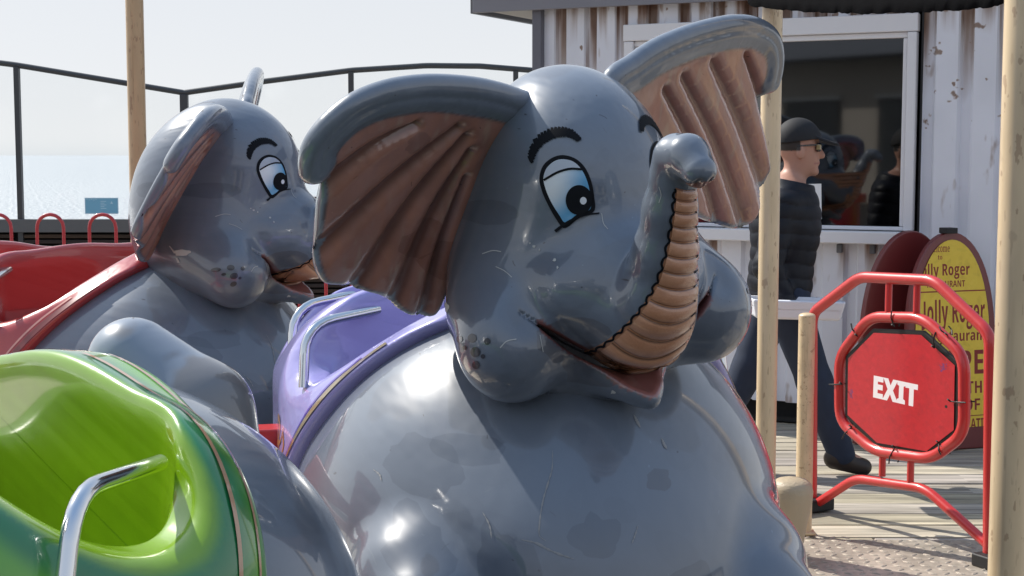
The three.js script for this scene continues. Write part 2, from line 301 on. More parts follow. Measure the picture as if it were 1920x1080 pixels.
  for (const [a, b] of [[win.l + 0.09, mull - 0.035], [mull + 0.035, gr]]) { const g = new THREE.PlaneGeometry(b - a, gt - gb); g.translate((a + b) / 2, (gt + gb) / 2, -0.018); part('pane', g, mat({ color: lin(0.24, 0.26, 0.28), transmission: 1, thickness: 0, roughness: 0.03, ior: 2.1 }), wdw); }
  for (let k = 0; k < 3; k++) { const [s] = onWall(1575 + k * 62, 470); part('bracket', box(0.03, 0.05, 0.03, s, win.b - 0.03, 0.01), M.grey, hut); }
  // notice fixed to the glass
  const [n0, m0] = onWall(1521, 378, 0); const paper = canvasTex(128, 256, (c, w, h) => { c.fillStyle = '#e9e9ea'; c.fillRect(0, 0, w, h); c.fillStyle = '#8d8488'; c.fillRect(40, 232, 40, 5); });
  const np = part('paper_notice', new THREE.BoxGeometry(0.11, 0.2, 0.002), mat({ map: paper, roughness: 0.7 }), scene); np.position.copy(WA).addScaledVector(WT, n0).addScaledVector(WN, -0.0155); np.position.y = m0; np.rotation.y = hut.rotation.y; np.rotation.z = 0.03;
  tag(np, 'small white paper notice taped to the hut window', 'notice');
}

// ------------------------------------------------------------------ glass windbreak with wavy top rail at the pier edge
{
  const Z = 11.5, o = P(345, 289, Z), n = V(0, 0, 1); const at = (px, py) => PP(px, py, V(0, 0, o.z), n);
  const wb = thing('glass_windbreak', 'glazed windbreak with dark wavy top rail and slatted base', 'windbreak', V(0, 0, 0));
  const posts = [-595, -282, 31, 345, 658, 967, 1280];
  const topY = (px) => { // photo heights of the rail
    const k = [[-600, 60], [-282, 86], [0, 118], [31, 122], [345, 174], [500, 152], [658, 132], [800, 123], [900, 124], [1000, 132], [1280, 172], [1600, 150]];
    for (let i = 0; i + 1 < k.length; i++) if (px <= k[i + 1][0]) { const t = (px - k[i][0]) / (k[i + 1][0] - k[i][0]); return k[i][1] + (k[i + 1][1] - k[i][1]) * t; } return 150;
  };
  const dark = mat({ color: lin(0.045, 0.05, 0.055), roughness: 0.5 }), slatM = [0, 1, 2].map((i) => mat({ map: woodTex(0.20 + 0.03 * i, 0.16 + 0.02 * i, 0.15, 60 + i), roughness: 0.8 }));
  const seg1 = []; for (let px = -595; px <= 345; px += 20) seg1.push(at(px, topY(px))); const seg2 = []; for (let px = 345; px <= 1280; px += 15) seg2.push(at(px, topY(px)));
  const railY = at(0, 411).y;
  for (const s of [seg1, seg2]) part('top_rail', tube(s, 0.022, false, 8, 2), dark, wb);
  const xa = at(-600, 300).x, xb = at(1290, 300).x;
  part('middle_rail', box(xb - xa, 0.1, 0.09, (xa + xb) / 2, railY - 0.05, o.z), mat({ color: lin(0.10, 0.105, 0.11), roughness: 0.6 }), wb);
  part('bottom_rail', box(xb - xa, 0.05, 0.12, (xa + xb) / 2, at(0, 610).y, o.z + 0.03), mat({ color: lin(0.4, 0.38, 0.34), roughness: 0.7 }), wb);
  part('kick_board', box(xb - xa, at(0, 614).y - 0.03, 0.06, (xa + xb) / 2, (at(0, 614).y - 0.03) / 2, o.z), mat({ color: lin(0.13, 0.125, 0.12), roughness: 0.8, bumpMap: fineNoise, bumpScale: 0.002 }), wb);
  for (let i = 0; i < posts.length; i++) {
    const p = at(posts[i], topY(posts[i])), w = posts[i] === 345 ? 0.06 : 0.04;
    part('post', box(w, p.y - 0.012, 0.05, p.x, (p.y - 0.012) / 2, o.z + 0.0), dark, wb);
    if (i + 1 < posts.length) {
      const q = posts[i + 1], sh = new THREE.Shape(); const a = at(posts[i] + 5, 411), b = at(q - 5, 411); sh.moveTo(a.x, railY + 0.0); sh.lineTo(b.x, railY + 0.0);
      for (let k = 12; k >= 0; k--) { const px = posts[i] + 5 + (q - posts[i] - 10) * k / 12; const t = at(px, topY(px)); sh.lineTo(t.x, t.y - 0.016); }
      const g = new THREE.ShapeGeometry(sh); g.translate(0, 0, o.z - 0.012); part('pane', g, M.glass, wb);
      const yT = railY - 0.11, yB = at(0, 602).y, nsl = 16, pit = (yT - yB) / nsl, len = b.x - a.x - 0.005, sg = box(len, pit * 0.68, 0.028, 0, 0, 0, 0.004);
      for (let k = 0; k < nsl; k++) { const m = part('slat', sg, slatM[(i + k * 2) % 3], wb); m.position.set((a.x + b.x) / 2, yB + pit * (k + 0.5), o.z + (rnd() - 0.5) * 0.006); }
    }
  }
  part('backing', box(xb - xa, railY - 0.35, 0.02, (xa + xb) / 2, (railY + 0.25) / 2, o.z - 0.06), mat({ color: lin(0.015, 0.014, 0.014), roughness: 1 }), wb);
  // printed sticker on the glass
  const c = at(190, 386), st = canvasTex(256, 128, (x, w, h) => { x.fillStyle = '#6fa9c6'; x.fillRect(0, 0, w, h); x.strokeStyle = '#b9d4e2'; x.lineWidth = 5; x.strokeRect(3, 3, w - 6, h - 6); x.fillStyle = '#a9cbdc'; for (let i = 0; i < 5; i++) x.fillRect(120, 26 + i * 14, 44 - (i % 2) * 14, 5); x.beginPath(); x.moveTo(205, 26); x.lineTo(216, 48); x.lineTo(194, 48); x.fill(); for (let i = 0; i < 5; i++) x.fillRect(14 + i * 17, 8 + (i % 2) * 6, 9, 7); });
  const s = part('glass_sticker', box(0.26, 0.125, 0.002, 0, 0, 0, 0.0005), mat({ map: st, roughness: 0.5 }), scene); s.position.set(c.x, c.y, o.z - 0.008); tag(s, 'small pale blue printed sticker on the windbreak glass', 'sticker');
}

// ------------------------------------------------------------------ red hoop-top railing
{
  const Z = 9.2, o = P(345, 289, Z); const at = (px, py) => PP(px, py, V(0, 0, o.z), V(0, 0, 1));
  const f = thing('hoop_railing', 'low red railing of round topped hoops in front of the windbreak', 'railing', V(0, 0, 0));
  const rail = at(0, 465).y, low = 0.12, pitch = 0.324, x0 = at(93.5, 400).x, w = 0.165, top = at(90, 402).y;
  for (let k = -4; k < 14; k++) {
    const x = x0 + k * pitch, r = w / 2, pts = [V(x - r, 0, o.z), V(x - r, top - r, o.z)];
    for (let i = 1; i < 8; i++) pts.push(V(x - r * cos(PI * i / 8), top - r + r * sin(PI * i / 8), o.z)); pts.push(V(x + r, top - r, o.z), V(x + r, 0, o.z));
    part('hoop', pipe(pts, 0.011, 0.01, false, 8), M.redrail, f);
  }
  for (const y of [rail, low]) part('rail', box(18 * pitch, 0.02, 0.014, x0 + 4.5 * pitch, y, o.z + 0.018), M.redrail, f);
}

// ------------------------------------------------------------------ painted poles, tarpaulin, short posts
function pole(px, d, r, h, m, label, name = 'canopy_pole') {
  const p = P(px, 500, d); const t = thing(name, label, 'pole', V(p.x, 0, p.z));
  part('shaft', cyl(r, h, 0, 0.0, 0, 40), m, t); part('foot_plate', cyl(r * 1.7, 0.02, 0, 0.011, 0, 24), m, t); return t;
}
const tanTex = dataTex(512, 1024, (u, v) => { const n = fbm(u * 8, v * 22, 3, 4), s = sstep(0.6, 0.68, fbm(u * 30, v * 60, 8, 3)); let c = mul3([0.86, 0.765, 0.615], 0.93 + 0.14 * n); c = mix3(c, [0.7, 0.6, 0.48], s * 0.35); const ch = sstep(0.68, 0.70, fbm(u * 14 + 3, v * 70, 21, 4)); c = mix3(c, [0.55, 0.42, 0.32], ch * 0.4); const ru = sstep(0.62, 0.8, fbm(u * 10, v * 5, 33, 4)); c = mix3(c, [0.66, 0.55, 0.42], ru * 0.3); return c; }, true);
const tan = mat({ map: tanTex, roughness: 0.42, clearcoat: 0.5, clearcoatRoughness: 0.2 });
const tanShaded = mat({ map: tanTex, color: lin(0.72, 0.66, 0.6), roughness: 0.42, clearcoat: 0.3, clearcoatRoughness: 0.3 });  // the cream pole paint with backlit shade tinted into its colour
pole(263, 7.0, 0.041, 3.4, tanShaded, 'cream pole with shade tinted into its colour rising behind the red saddled elephant');
const pMid = pole(1441, 5.75, 0.039, 3.4, tan, 'cream pole rising between the purple saddled elephant and the hut window');
const pRight = pole(1906, 3.9, 0.05, 3.0, tan, 'thick cream pole beside the exit barrier');
{
  const a = pMid.position, b = pRight.position, n = 90, pos = [], idx = []; const A = V(a.x - 0.07, 0, a.z + 0.06), B = V(b.x - 0.02, 0, b.z + 0.07);
  const nn = V(-(B.z - A.z), 0, B.x - A.x).normalize(), geoPts = [];
  for (let i = 0; i <= n; i++) {
    const t = i / n, c = PP(1402 + 495 * t, 8 + 17 * Math.pow(sin(PI * clamp(t * 1.05, 0, 1)), 0.6) + 6 * (fbm(t * 40, 0, 3, 3) - 0.5) + 3 * noise(t * 110, 1, 1), A, nn);
    for (const [dy, dz] of [[0, 0.004], [0.03, 0.03 + 0.012 * noise(t * 50, 4, 2)], [0.09, 0.045 + 0.02 * noise(t * 40, 9, 2)], [0.2, 0.05], [0.45, 0.03], [0.45, -0.03], [0.1, -0.03], [0.02, -0.015]]) geoPts.push([c.x, c.y + dy, c.z + dz]);
  }
  for (const p of geoPts) pos.push(...p); const K = 8; for (let i = 0; i < n; i++) for (let k = 0; k < K; k++) { const q = i * K + k, r = i * K + (k + 1) % K; idx.push(q, r, q + K, r, r + K, q + K); }
  const g = new THREE.BufferGeometry(); g.setAttribute('position', new THREE.Float32BufferAttribute(pos, 3)); g.setIndex(idx); g.computeVertexNormals();
  const m = part('canopy_tarpaulin', g, mat({ color: lin(0.005, 0.005, 0.006), roughness: 0.9, specularIntensity: 0.1 }), scene); tag(m, 'ragged black tarpaulin slung between the cream poles', 'tarpaulin');
}
{
  const p = PG(1506, 1002); const t = thing('short_post', 'short cream post hinging the exit barrier', 'post', V(p.x, 0, p.z));
  part('shaft', cyl(0.034, 0.905, 0, 0.0, 0, 32), tan, t); const c = new THREE.SphereGeometry(0.034, 24, 10, 0, 2 * PI, 0, PI / 2); c.scale(1, 0.4, 1); c.translate(0, 0.905, 0); part('cap', c, tan, t);
  part('foot_plate', box(0.09, 0.012, 0.09, 0, 0.012, 0), tan, t);
  const q = P(1484, 940, 5.7); const pr = [[0.001, 0.012], [0.05, 0.012], [0.055, 0.05], [0.075, 0.14], [0.098, 0.22], [0.102, 0.26], [0.094, 0.285], [0.07, 0.3], [0.035, 0.307], [0.001, 0.31]].map(([r, y]) => new THREE.Vector2(r, y * 1.0));
  const bl = part('tan_bollard', new THREE.LatheGeometry(pr, 32), mat({ color: lin(0.45, 0.36, 0.24), roughness: 0.5, bumpMap: fineNoise, bumpScale: 0.002 }), scene); const gy = P(1484, 893, 5.7); bl.scale.set(0.8, gy.y / 0.31, 0.8); bl.position.set(q.x, 0, q.z); tag(bl, 'tan tapered bollard with rounded top behind the purple saddled elephant', 'bollard');
}

// ------------------------------------------------------------------ red exit barrier with octagonal board
{
  const A = PG(1523, 958), B = PG(1858, 1066); const T = B.clone().sub(A); const wid = T.length(); T.normalize(); const N = V(-T.z, 0, T.x); if (N.z < 0) N.negate();
  const g = thing('exit_barrier', 'red tubular barrier holding an octagonal red exit board', 'barrier', A); g.rotation.y = Math.atan2(-T.z, T.x);
  const at = (px, py, off = 0) => { const p = PP(px, py, A.clone().addScaledVector(N, off), N); return V(p.clone().sub(A).dot(T), p.y, off); };
  const R = 0.0235;
  part('outer_frame', pipe([V(at(1523, 900).x, 0.0, 0), at(1523, 587), at(1612, 519), at(1752, 526), at(1857, 627), V(at(1859, 900).x, 0.0, 0)], R, 0.05), M.redpaint, g);
  part('lower_brace', pipe([at(1526, 948), at(1604, 897), at(1735, 916), at(1853, 1022)], R * 0.85, 0.06), M.redpaint, g);
  const oct = [[1631, 594], [1731, 596], [1808, 667], [1808, 814], [1746, 861], [1640, 846], [1575, 790], [1574, 668]].map(([x, y]) => at(x, y));
  part('board_ring', pipe(oct, R, 0.07, true), M.redpaint, g);
  for (const [x, ya, yb] of [[1667, 522, 592], [1720, 525, 594], [1655, 850, 893], [1708, 858, 904]]) { const p = at(x, ya), q = at(x, yb); part('stub', pipe([p, V(p.x, q.y, 0)], R * 0.62, 0.01, false, 10), M.redpaint, g); }
  const f = box(0.11, 0.055, 0.2, 0.0, 0.0, 0, 0.008); const foot = part('rubber_foot', f, M.black, g); foot.position.set(0.0, 0.034, 0.02);
  part('rubber_foot', box(0.09, 0.05, 0.12, wid, 0.034, 0, 0.008), M.black, g);
  // board: thin red octagon with black edging, the word printed on it
  const bp = [[1639, 624], [1728, 628], [1791, 685], [1789, 806], [1738, 846], [1645, 830], [1590, 778], [1591, 672]].map(([x, y]) => at(x, y, 0.004));
  const cx = bp.reduce((s, p) => s + p.x, 0) / 8, cy = bp.reduce((s, p) => s + p.y, 0) / 8;
  const shp = (k) => { const s = new THREE.Shape(); bp.forEach((p, i) => { const x = cx + (p.x - cx) * k, y = cy + (p.y - cy) * k; i ? s.lineTo(x, y) : s.moveTo(x, y); }); s.closePath(); return s; };
  const edge = new THREE.ExtrudeGeometry(shp(1.06), { depth: 0.008, bevelEnabled: true, bevelSize: 0.003, bevelThickness: 0.003, bevelSegments: 2 }); edge.translate(0, 0, -0.008); part('rubber_edging', edge, M.blacktape, g);
  const xs = bp.map((p) => p.x), ys = bp.map((p) => p.y), x0 = min(...xs), x1 = max(...xs), y0 = min(...ys), y1 = max(...ys);
  const e0 = at(1634, 727, 0.01), e1 = at(1719, 733, 0.01), eh = at(1634, 706, 0.01).y - at(1634, 745, 0.01).y;
  const tex = canvasTex(1024, 1024, (c, w, h) => {
    const X = (x) => (x - x0) / (x1 - x0) * w, Y = (y) => (1 - (y - y0) / (y1 - y0)) * h;
    c.fillStyle = '#c01422'; c.fillRect(0, 0, w, h);
    seed = 77; for (let i = 0; i < 2600; i++) { c.fillStyle = `rgba(${rnd() < 0.5 ? '235,60,70' : '120,10,30'},${0.02 + rnd() * 0.05})`; c.beginPath(); c.ellipse(rnd() * w, rnd() * h, 4 + rnd() * 34, 3 + rnd() * 22, rnd() * 3, 0, 7); c.fill(); }
    for (let i = 0; i < 240; i++) { c.strokeStyle = `rgba(250,190,190,${0.04 + rnd() * 0.1})`; c.lineWidth = 0.8 + rnd(); const a = rnd() * w, b = rnd() * h; c.beginPath(); c.moveTo(a, b); c.lineTo(a + (rnd() - 0.5) * 60, b + (rnd() - 0.5) * 60); c.stroke(); }
    c.fillStyle = 'rgba(90,60,140,0.45)'; for (let i = 0; i < 26; i++) { c.beginPath(); c.arc(w * 0.90 + (rnd() - 0.5) * 70, h * 0.24 + (rnd() - 0.5) * 70, 2 + rnd() * 9, 0, 7); c.fill(); c.beginPath(); c.arc(w * 0.035 + (rnd() - 0.5) * 40, h * 0.62 + (rnd() - 0.5) * 80, 2 + rnd() * 7, 0, 7); c.fill(); }
    c.fillStyle = '#1a0508'; c.beginPath(); c.arc(w * 0.93, h * 0.56, 13, 0, 7); c.fill();
    c.save(); c.translate(X(e0.x), Y((e0.y + e1.y) / 2 - 0.004)); const tw = X(e1.x) - X(e0.x), th = eh / (y1 - y0) * h; c.rotate(0.02); c.font = 'bold 200px sans-serif'; c.textBaseline = 'alphabetic'; const mw = c.measureText('EXIT').width; c.scale(tw / mw, th / 146); c.fillStyle = '#f4ecec'; c.fillText('EXIT', 0, 73); c.lineWidth = 12; c.strokeStyle = '#f4ecec'; c.strokeText('EXIT', 0, 73); c.restore();
  });
  const b = new THREE.ShapeGeometry(shp(1)); const p = b.attributes.position, uv = b.attributes.uv; for (let i = 0; i < p.count; i++) uv.setXY(i, (p.getX(i) - x0) / (x1 - x0), (p.getY(i) - y0) / (y1 - y0)); b.translate(0, 0, 0.0065);
  part('exit_board', b, mat({ map: tex, roughness: 0.35, clearcoat: 0.5, clearcoatRoughness: 0.25 }), g);
  for (const [x, y, x2, y2] of [[1680, 583, 1681, 612], [1604, 606, 1612, 630], [1763, 622, 1756, 652], [1563, 720, 1583, 720], [1819, 754, 1786, 752], [1587, 822, 1601, 800], [1675, 868, 1682, 838], [1773, 852, 1765, 830], [1770, 612, 1781, 628]]) {
    const a = at(x, y), q = at(x2, y2), d = q.clone().sub(a), L = d.length(), tg = new THREE.TorusGeometry(R + 0.003, 0.0028, 6, 18); const m = a.clone().addScaledVector(d, 0.42);
    part('cable_tie', mergeGeometries([pipe([V(a.x, a.y, 0.024), V(m.x, m.y, 0.028), V(q.x, q.y, 0.012)], 0.003, 0.005, false, 6), pipe([V(a.x, a.y, -0.024), V(m.x, m.y, -0.027), V(q.x, q.y, -0.012)], 0.003, 0.005, false, 6), pipe([V(q.x, q.y, 0.012), V(q.x + 0.004, q.y + 0.01, 0.03)], 0.0035, 0.002, false, 6)]), M.blacktape, g);
  }
}

// ------------------------------------------------------------------ round topped restaurant board
{
  const A = PG(1722, 850), B = PG(1880, 838); const T = B.clone().sub(A).normalize(), N = V(-T.z, 0, T.x); if (N.z < 0) N.negate();
  const g = thing('advert_board', 'yellow folding board with dark red lettering and rounded red frame', 'board', A); g.rotation.y = Math.atan2(-T.z, T.x);
  const at = (px, py) => { const p = PP(px, py, A, N); return [p.clone().sub(A).dot(T), p.y]; };
  const xl = at(1712, 600)[0], xr = at(1872, 640)[0], yt = at(1770, 438)[1], yb = at(1800, 846)[1] + 0.0, wid = xr - xl;
  const shape = (k, yo) => { const s = new THREE.Shape(), hw = wid / 2 - k, cx = (xl + xr) / 2, sh = yt - 0.62; s.moveTo(cx - hw, yo); s.lineTo(cx - hw, sh); for (let i = 1; i < 28; i++) { const t = PI * i / 28; s.lineTo(cx - hw * cos(t), sh + (0.62 - k) * Math.pow(sin(t), 0.8)); } s.lineTo(cx + hw, sh); s.lineTo(cx + hw, yo); s.closePath(); return s; };
  const red = mat({ color: lin(0.16, 0.02, 0.02), roughness: 0.4, clearcoat: 0.5, clearcoatRoughness: 0.2 });
  const leanF = 0.055;
  const front = new THREE.ExtrudeGeometry(shape(0, 0.01), { depth: 0.03, bevelEnabled: true, bevelSize: 0.006, bevelThickness: 0.006, bevelSegments: 2 }); front.translate(0, 0, -0.036);
  const fp = part('front_leaf', front, red, g); fp.rotation.x = -leanF;
  const bk = part('rear_leaf', front.clone(), red, g); bk.position.set(-0.13, 0, -0.30); bk.rotation.x = leanF * 1.2;
  part('hinge', box(0.07, 0.03, 0.07, (xl + xr) / 2 - 0.02, yt + 0.012, -yt * leanF - 0.0), M.black, g);
  const hx = (x) => (x - xl) / wid, H0 = 0.12, H1 = yt;
  const tex = canvasTex(640, 1400, (c, w, h) => {
    const Y = (py) => (1 - (at(1790, py)[1] - H0) / (H1 - H0)) * h, X = (px) => hx(at(px, 650)[0]) * w;
    c.fillStyle = '#e6c640'; c.fillRect(0, 0, w, h); seed = 5;
    for (let i = 0; i < 900; i++) { c.fillStyle = `rgba(${rnd() < 0.6 ? '120,95,20' : '250,230,120'},${0.02 + rnd() * 0.05})`; c.beginPath(); c.ellipse(rnd() * w, rnd() * h, 5 + rnd() * 40, 3 + rnd() * 14, rnd() * 3, 0, 7); c.fill(); }
    c.fillStyle = '#84201a';
    const put = (s, px0, px1, pyb, hp, font) => { const x0 = X(px0), x1 = X(px1), y = Y(pyb), th = Y(pyb) - Y(pyb - hp); c.save(); c.font = font; const m = c.measureText(s).width; c.translate(x0, y); c.scale((x1 - x0) / m, th / 73); c.fillText(s, 0, 0); c.restore(); };
    put('Welcome', 1748, 1788, 473, 14, 'bold 100px serif'); put('to', 1765, 1774, 487, 9, 'bold 100px serif');
    put('Jolly Roger', 1727, 1825, 517, 22, 'bold 100px sans-serif'); put('RESTAURANT', 1744, 1816, 539, 12, 'bold 100px sans-serif');
    put('Jolly Roger', 1736, 1853, 606, 42, 'bold 100px sans-serif'); put('Restaurant', 1750, 1856, 641, 20, 'bold 100px sans-serif');
    put('OPEN', 1772, 1884, 704, 46, 'bold 100px sans-serif'); put('AT THE', 1782, 1862, 740, 23, 'bold 100px sans-serif'); put('END OF PIER', 1752, 1905, 772, 22, 'bold 100px sans-serif');
    put('SEATING', 1808, 1872, 806, 19, 'bold 100px sans-serif'); put('INSIDE AND OUT', 1798, 1900, 832, 19, 'bold 100px sans-serif');
    c.fillRect(0, Y(546), w, 9); c.fillRect(0, Y(781), w, 6);
  });
  const face = new THREE.ShapeGeometry(shape(0.035, H0), 24); const p = face.attributes.position, uv = face.attributes.uv; for (let i = 0; i < p.count; i++) uv.setXY(i, (p.getX(i) - xl) / wid, (p.getY(i) - H0) / (H1 - H0)); face.translate(0, 0, 0.0045);
  const ff = part('lettered_face', face, mat({ map: tex, roughness: 0.4 }), fp, 'yellow face lettered in dark red');
}

// ------------------------------------------------------------------ elephant ride cars (glossy moulded fibreglass)
// The first car is laid out from the photograph in its own frame: z forward, y up, origin on the ground under its body.
const CAR = new THREE.Group(); { const p = P(1020, 1000, 3.75); CAR.position.set(p.x, 0, p.z); CAR.rotation.y = 12 * PI / 180; CAR.updateMatrixWorld(true); }
const HEAD = new THREE.Group(); CAR.add(HEAD);
{ const p = P(1092, 430, 3.35); CAR.worldToLocal(p); HEAD.position.copy(p); HEAD.rotation.set(0, 11 * PI / 180, 7.5 * PI / 180, 'YXZ'); CAR.updateMatrixWorld(true); }
const headInv = HEAD.matrixWorld.clone().invert(), carInv = CAR.matrixWorld.clone().invert();
const eyeH = camera.position.clone().applyMatrix4(headInv), eyeC = camera.position.clone().applyMatrix4(carInv);

// -- painted fibreglass: base greys with old touch-up patches, scuffs and scratches, laid out over the car's own front
function wearTex(sd, patches, scr) {
  return canvasTex(1024, 1024, (c, w, h) => {
    seed = sd; c.fillStyle = '#d9d9d9'; c.fillRect(0, 0, w, h);
    for (let i = 0; i < 500; i++) { const d = rnd() < 0.5; c.fillStyle = d ? `rgba(150,150,155,${rnd() * 0.07})` : `rgba(245,245,245,${rnd() * 0.06})`; c.beginPath(); c.ellipse(rnd() * w, rnd() * h, 10 + rnd() * 80, 8 + rnd() * 50, rnd() * 3, 0, 7); c.fill(); }
    for (const [x, y, r, k, st] of patches) { // touch-up paint: brushed blobs with an edge
      c.fillStyle = k; c.beginPath(); const n = 26; const ph = rnd() * 9; for (let i = 0; i <= n; i++) { const t = i / n * 2 * PI, rr = r * (0.72 + 0.55 * noise(cos(t) * 2.2 + ph, sin(t) * 2.2 + ph, x * 9) + 0.1 * noise(i * 3.1, ph, 2)); const X = x * w + rr * cos(t) * w, Y = y * h + rr * sin(t) * w * (st || 0.8); i ? c.lineTo(X, Y) : c.moveTo(X, Y); } c.fill();
    }
    for (let i = 0; i < scr; i++) { let x = rnd() * w, y = rnd() * h, a = rnd() * 6.3; const l = 3 + rnd() * rnd() * 22; c.strokeStyle = rnd() < 0.7 ? `rgba(255,250,235,${0.1 + rnd() * 0.35})` : `rgba(70,60,58,${0.2 + rnd() * 0.4})`; c.lineWidth = 0.6 + rnd() * 1.3; c.beginPath(); c.moveTo(x, y); for (let k = 0; k < 4; k++) { a += (rnd() - 0.5) * 0.7; x += cos(a) * l / 4; y += sin(a) * l / 4; c.lineTo(x, y); } c.stroke(); }
    for (let i = 0; i < scr * 2; i++) { c.fillStyle = rnd() < 0.45 ? 'rgba(255,255,250,0.7)' : 'rgba(70,58,50,0.5)'; c.beginPath(); c.ellipse(rnd() * w, rnd() * h, 0.6 + rnd() * 2.2, 0.5 + rnd() * 1.4, rnd() * 3, 0, 7); c.fill(); }
  });
}
const DK = 'rgba(130,134,142,0.26)', BR = 'rgba(128,106,90,0.24)', LT = 'rgba(255,255,255,0.35)';
const bodyWear = wearTex(31, [[0.24, 0.44, 0.05, DK], [0.30, 0.41, 0.05, DK, 0.4], [0.22, 0.56, 0.045, DK, 1.3], [0.34, 0.58, 0.05, DK, 1.4], [0.62, 0.60, 0.04, DK], [0.57, 0.63, 0.03, DK], [0.66, 0.70, 0.06, DK, 1.2], [0.47, 0.52, 0.035, DK], [0.43, 0.69, 0.03, BR], [0.52, 0.73, 0.08, BR, 0.4], [0.50, 0.80, 0.09, BR, 0.5], [0.58, 0.45, 0.02, BR], [0.78, 0.68, 0.05, LT, 1.2], [0.82, 0.74, 0.04, BR, 1.4], [0.15, 0.66, 0.05, LT]], 70);
const headWear = wearTex(47, [[0.32, 0.72, 0.06, BR], [0.44, 0.80, 0.1, BR, 0.5], [0.6, 0.86, 0.05, BR, 0.6], [0.25, 0.42, 0.03, DK]], 46);
const greyGloss = (map) => mat({ vertexColors: true, map, roughness: 0.34, clearcoat: 1, clearcoatRoughness: 0.04, bumpMap: peel, bumpScale: 0.0026 });
const skin = greyGloss(bodyWear), headSkin = greyGloss(headWear), plainGrey = mat({ color: lin(0.15, 0.17, 0.21), roughness: 0.34, clearcoat: 1, clearcoatRoughness: 0.05, bumpMap: peel, bumpScale: 0.0006 });
const GREY = [0.21, 0.248, 0.308];
const greyAt = (x, y, z) => { const n = fbm(x * 4, y * 4, z * 4, 3), b = sstep(0.60, 0.63, fbm(x * 5 + 9, y * 5, z * 5, 3)); return mul3(mix3(GREY, [0.16, 0.165, 0.185], b * 0.35), 0.9 + 0.22 * n); };

// -- head
const TR = [[0, -0.03, 0.11, 0.150], [0, -0.12, 0.185, 0.142], [0, -0.165, 0.245, 0.112], [0, -0.125, 0.315, 0.084], [0, -0.03, 0.372, 0.062], [0, 0.06, 0.415, 0.052], [0, 0.13, 0.447, 0.046], [0, 0.162, 0.468, 0.046], [0, 0.166, 0.508, 0.041], [0, 0.138, 0.545, 0.034]];
const mouthY = (ax) => -0.302 + 0.35 * ax + 1.5 * ax * ax;
function headF(x, y, z) {
  const ax = abs(x);
  let d = ell(x, y, z, 0, 0.085, -0.045, 0.222, 0.285, 0.28);
  d = smin(d, ell(x, y, z, 0, -0.07, -0.19, 0.25, 0.33, 0.235), 0.1);  // back of the head running down to the neck
  d = smin(d, ell(x, y, z, 0, -0.165, -0.02, 0.328, 0.215, 0.22), 0.13);
  d = smin(d, ell(ax, y, z, 0.234, -0.212, 0.072, 0.118, 0.128, 0.122), 0.045);
  // lower jaw running out to a pointed lip
  let j = cap(ax, y, z, [0, -0.275, 0.06], [0, -0.322, 0.205], 0.128, 0.04); j = smin(j, cap(ax, y, z, [0.05, -0.316, 0.15], [0, -0.354, 0.236], 0.033, 0.024), 0.03);
  d = smin(d, j, 0.05);
  // muzzle and trunk
  let t = ell(x, y, z, 0, -0.105, 0.125, 0.212, 0.138, 0.165);
  for (let i = 0; i + 1 < TR.length; i++) { const a = TR[i], b = TR[i + 1]; t = smin(t, cap(x, y, z, a, b, a[3], b[3]), i < 2 ? 0.04 : i > 5 ? 0.012 : 0.02); }
  d = smin(d, t, 0.024);
  d = smax(d, -ell(ax, y, z, 0.245, -0.10, 0.20, 0.028, 0.06, 0.035), 0.05);
  // eye sockets slightly flattened
  d = smax(d, -ell(ax, y, z, 0.215, 0.06, 0.30, 0.10, 0.11, 0.10), 0.06);
  // mouth slot
  const op = sstep(0.14, 0.25, z) * (1 - sstep(0.03, 0.14, ax)), th = 0.010 * (1 - sstep(0.16, 0.235, ax)), yy = y - mouthY(ax);
  const m = max(yy - th - 0.008 * op, -yy - th - 0.026 * op, 0.10 - z, ax - 0.235);
  d = smax(d, -m, 0.012);
  // nostrils under the tip
  d = smax(d, -ell(ax, y, z, 0.013, 0.108, 0.562, 0.009, 0.018, 0.018), 0.008);
  return d;
}
const PINK = [0.50, 0.21, 0.19];
function headC(x, y, z, nx, ny, nz) {
  let c = greyAt(x, y, z + 3); const ax = abs(x), dm = y - mouthY(ax);
  if (ny > 0.15 && dm < -0.004 && dm > -0.075 && ax < 0.115 && z > 0.12) c = mul3(PINK, 0.85 + 0.3 * fbm(x * 40, y * 40, z * 40, 2));
  else if (z > 0.12 && abs(dm) < 0.034 && ax < 0.21) {
    if (abs(dm) < 0.016) c = [0.30, 0.12, 0.11];
  }
  if (y < 0.118 && y > 0.06 && z > 0.5) c = [0.42, 0.20, 0.16];
  return c;
}
const uvHead = (x, y, z) => [x / 0.9 + 0.5, y / 0.9 + 0.5];
const headGeo = sdfMesh(headF, [-0.42, -0.45, -0.46], [0.42, 0.41, 0.61], 0.0066, headC, uvHead);

// sphere-trace a photo pixel onto a surface given in a frame; returns point and normal
function trace(f, inv, eye, px, py, t0 = 2.2) {
  const d = ray(px, py).transformDirection(inv); let t = t0, bt = t0, bv = 9; for (let i = 0; i < 120; i++) { const v = f(eye.x + d.x * t, eye.y + d.y * t, eye.z + d.z * t); if (v < bv) { bv = v; bt = t; } t += v * 0.8; if (abs(v) < 2e-5) break; if (t > 6) break; } if (abs(f(eye.x + d.x * t, eye.y + d.y * t, eye.z + d.z * t)) > 5e-4) { t = bt; const q = eye.clone().addScaledVector(d, t), n = V(...gradOf(f, q.x, q.y, q.z, 0.002)).normalize(); q.addScaledVector(n, -f(q.x, q.y, q.z)); return [q, n]; }
  const p = eye.clone().addScaledVector(d, t), g = gradOf(f, p.x, p.y, p.z, 0.002); return [p, V(...g).normalize()];
}
const onHead = (px, py, off = 0.001) => { const r = trace(headF, headInv, eyeH, px, py, 2.1); return r ? r[0].addScaledVector(r[1], off) : null; };
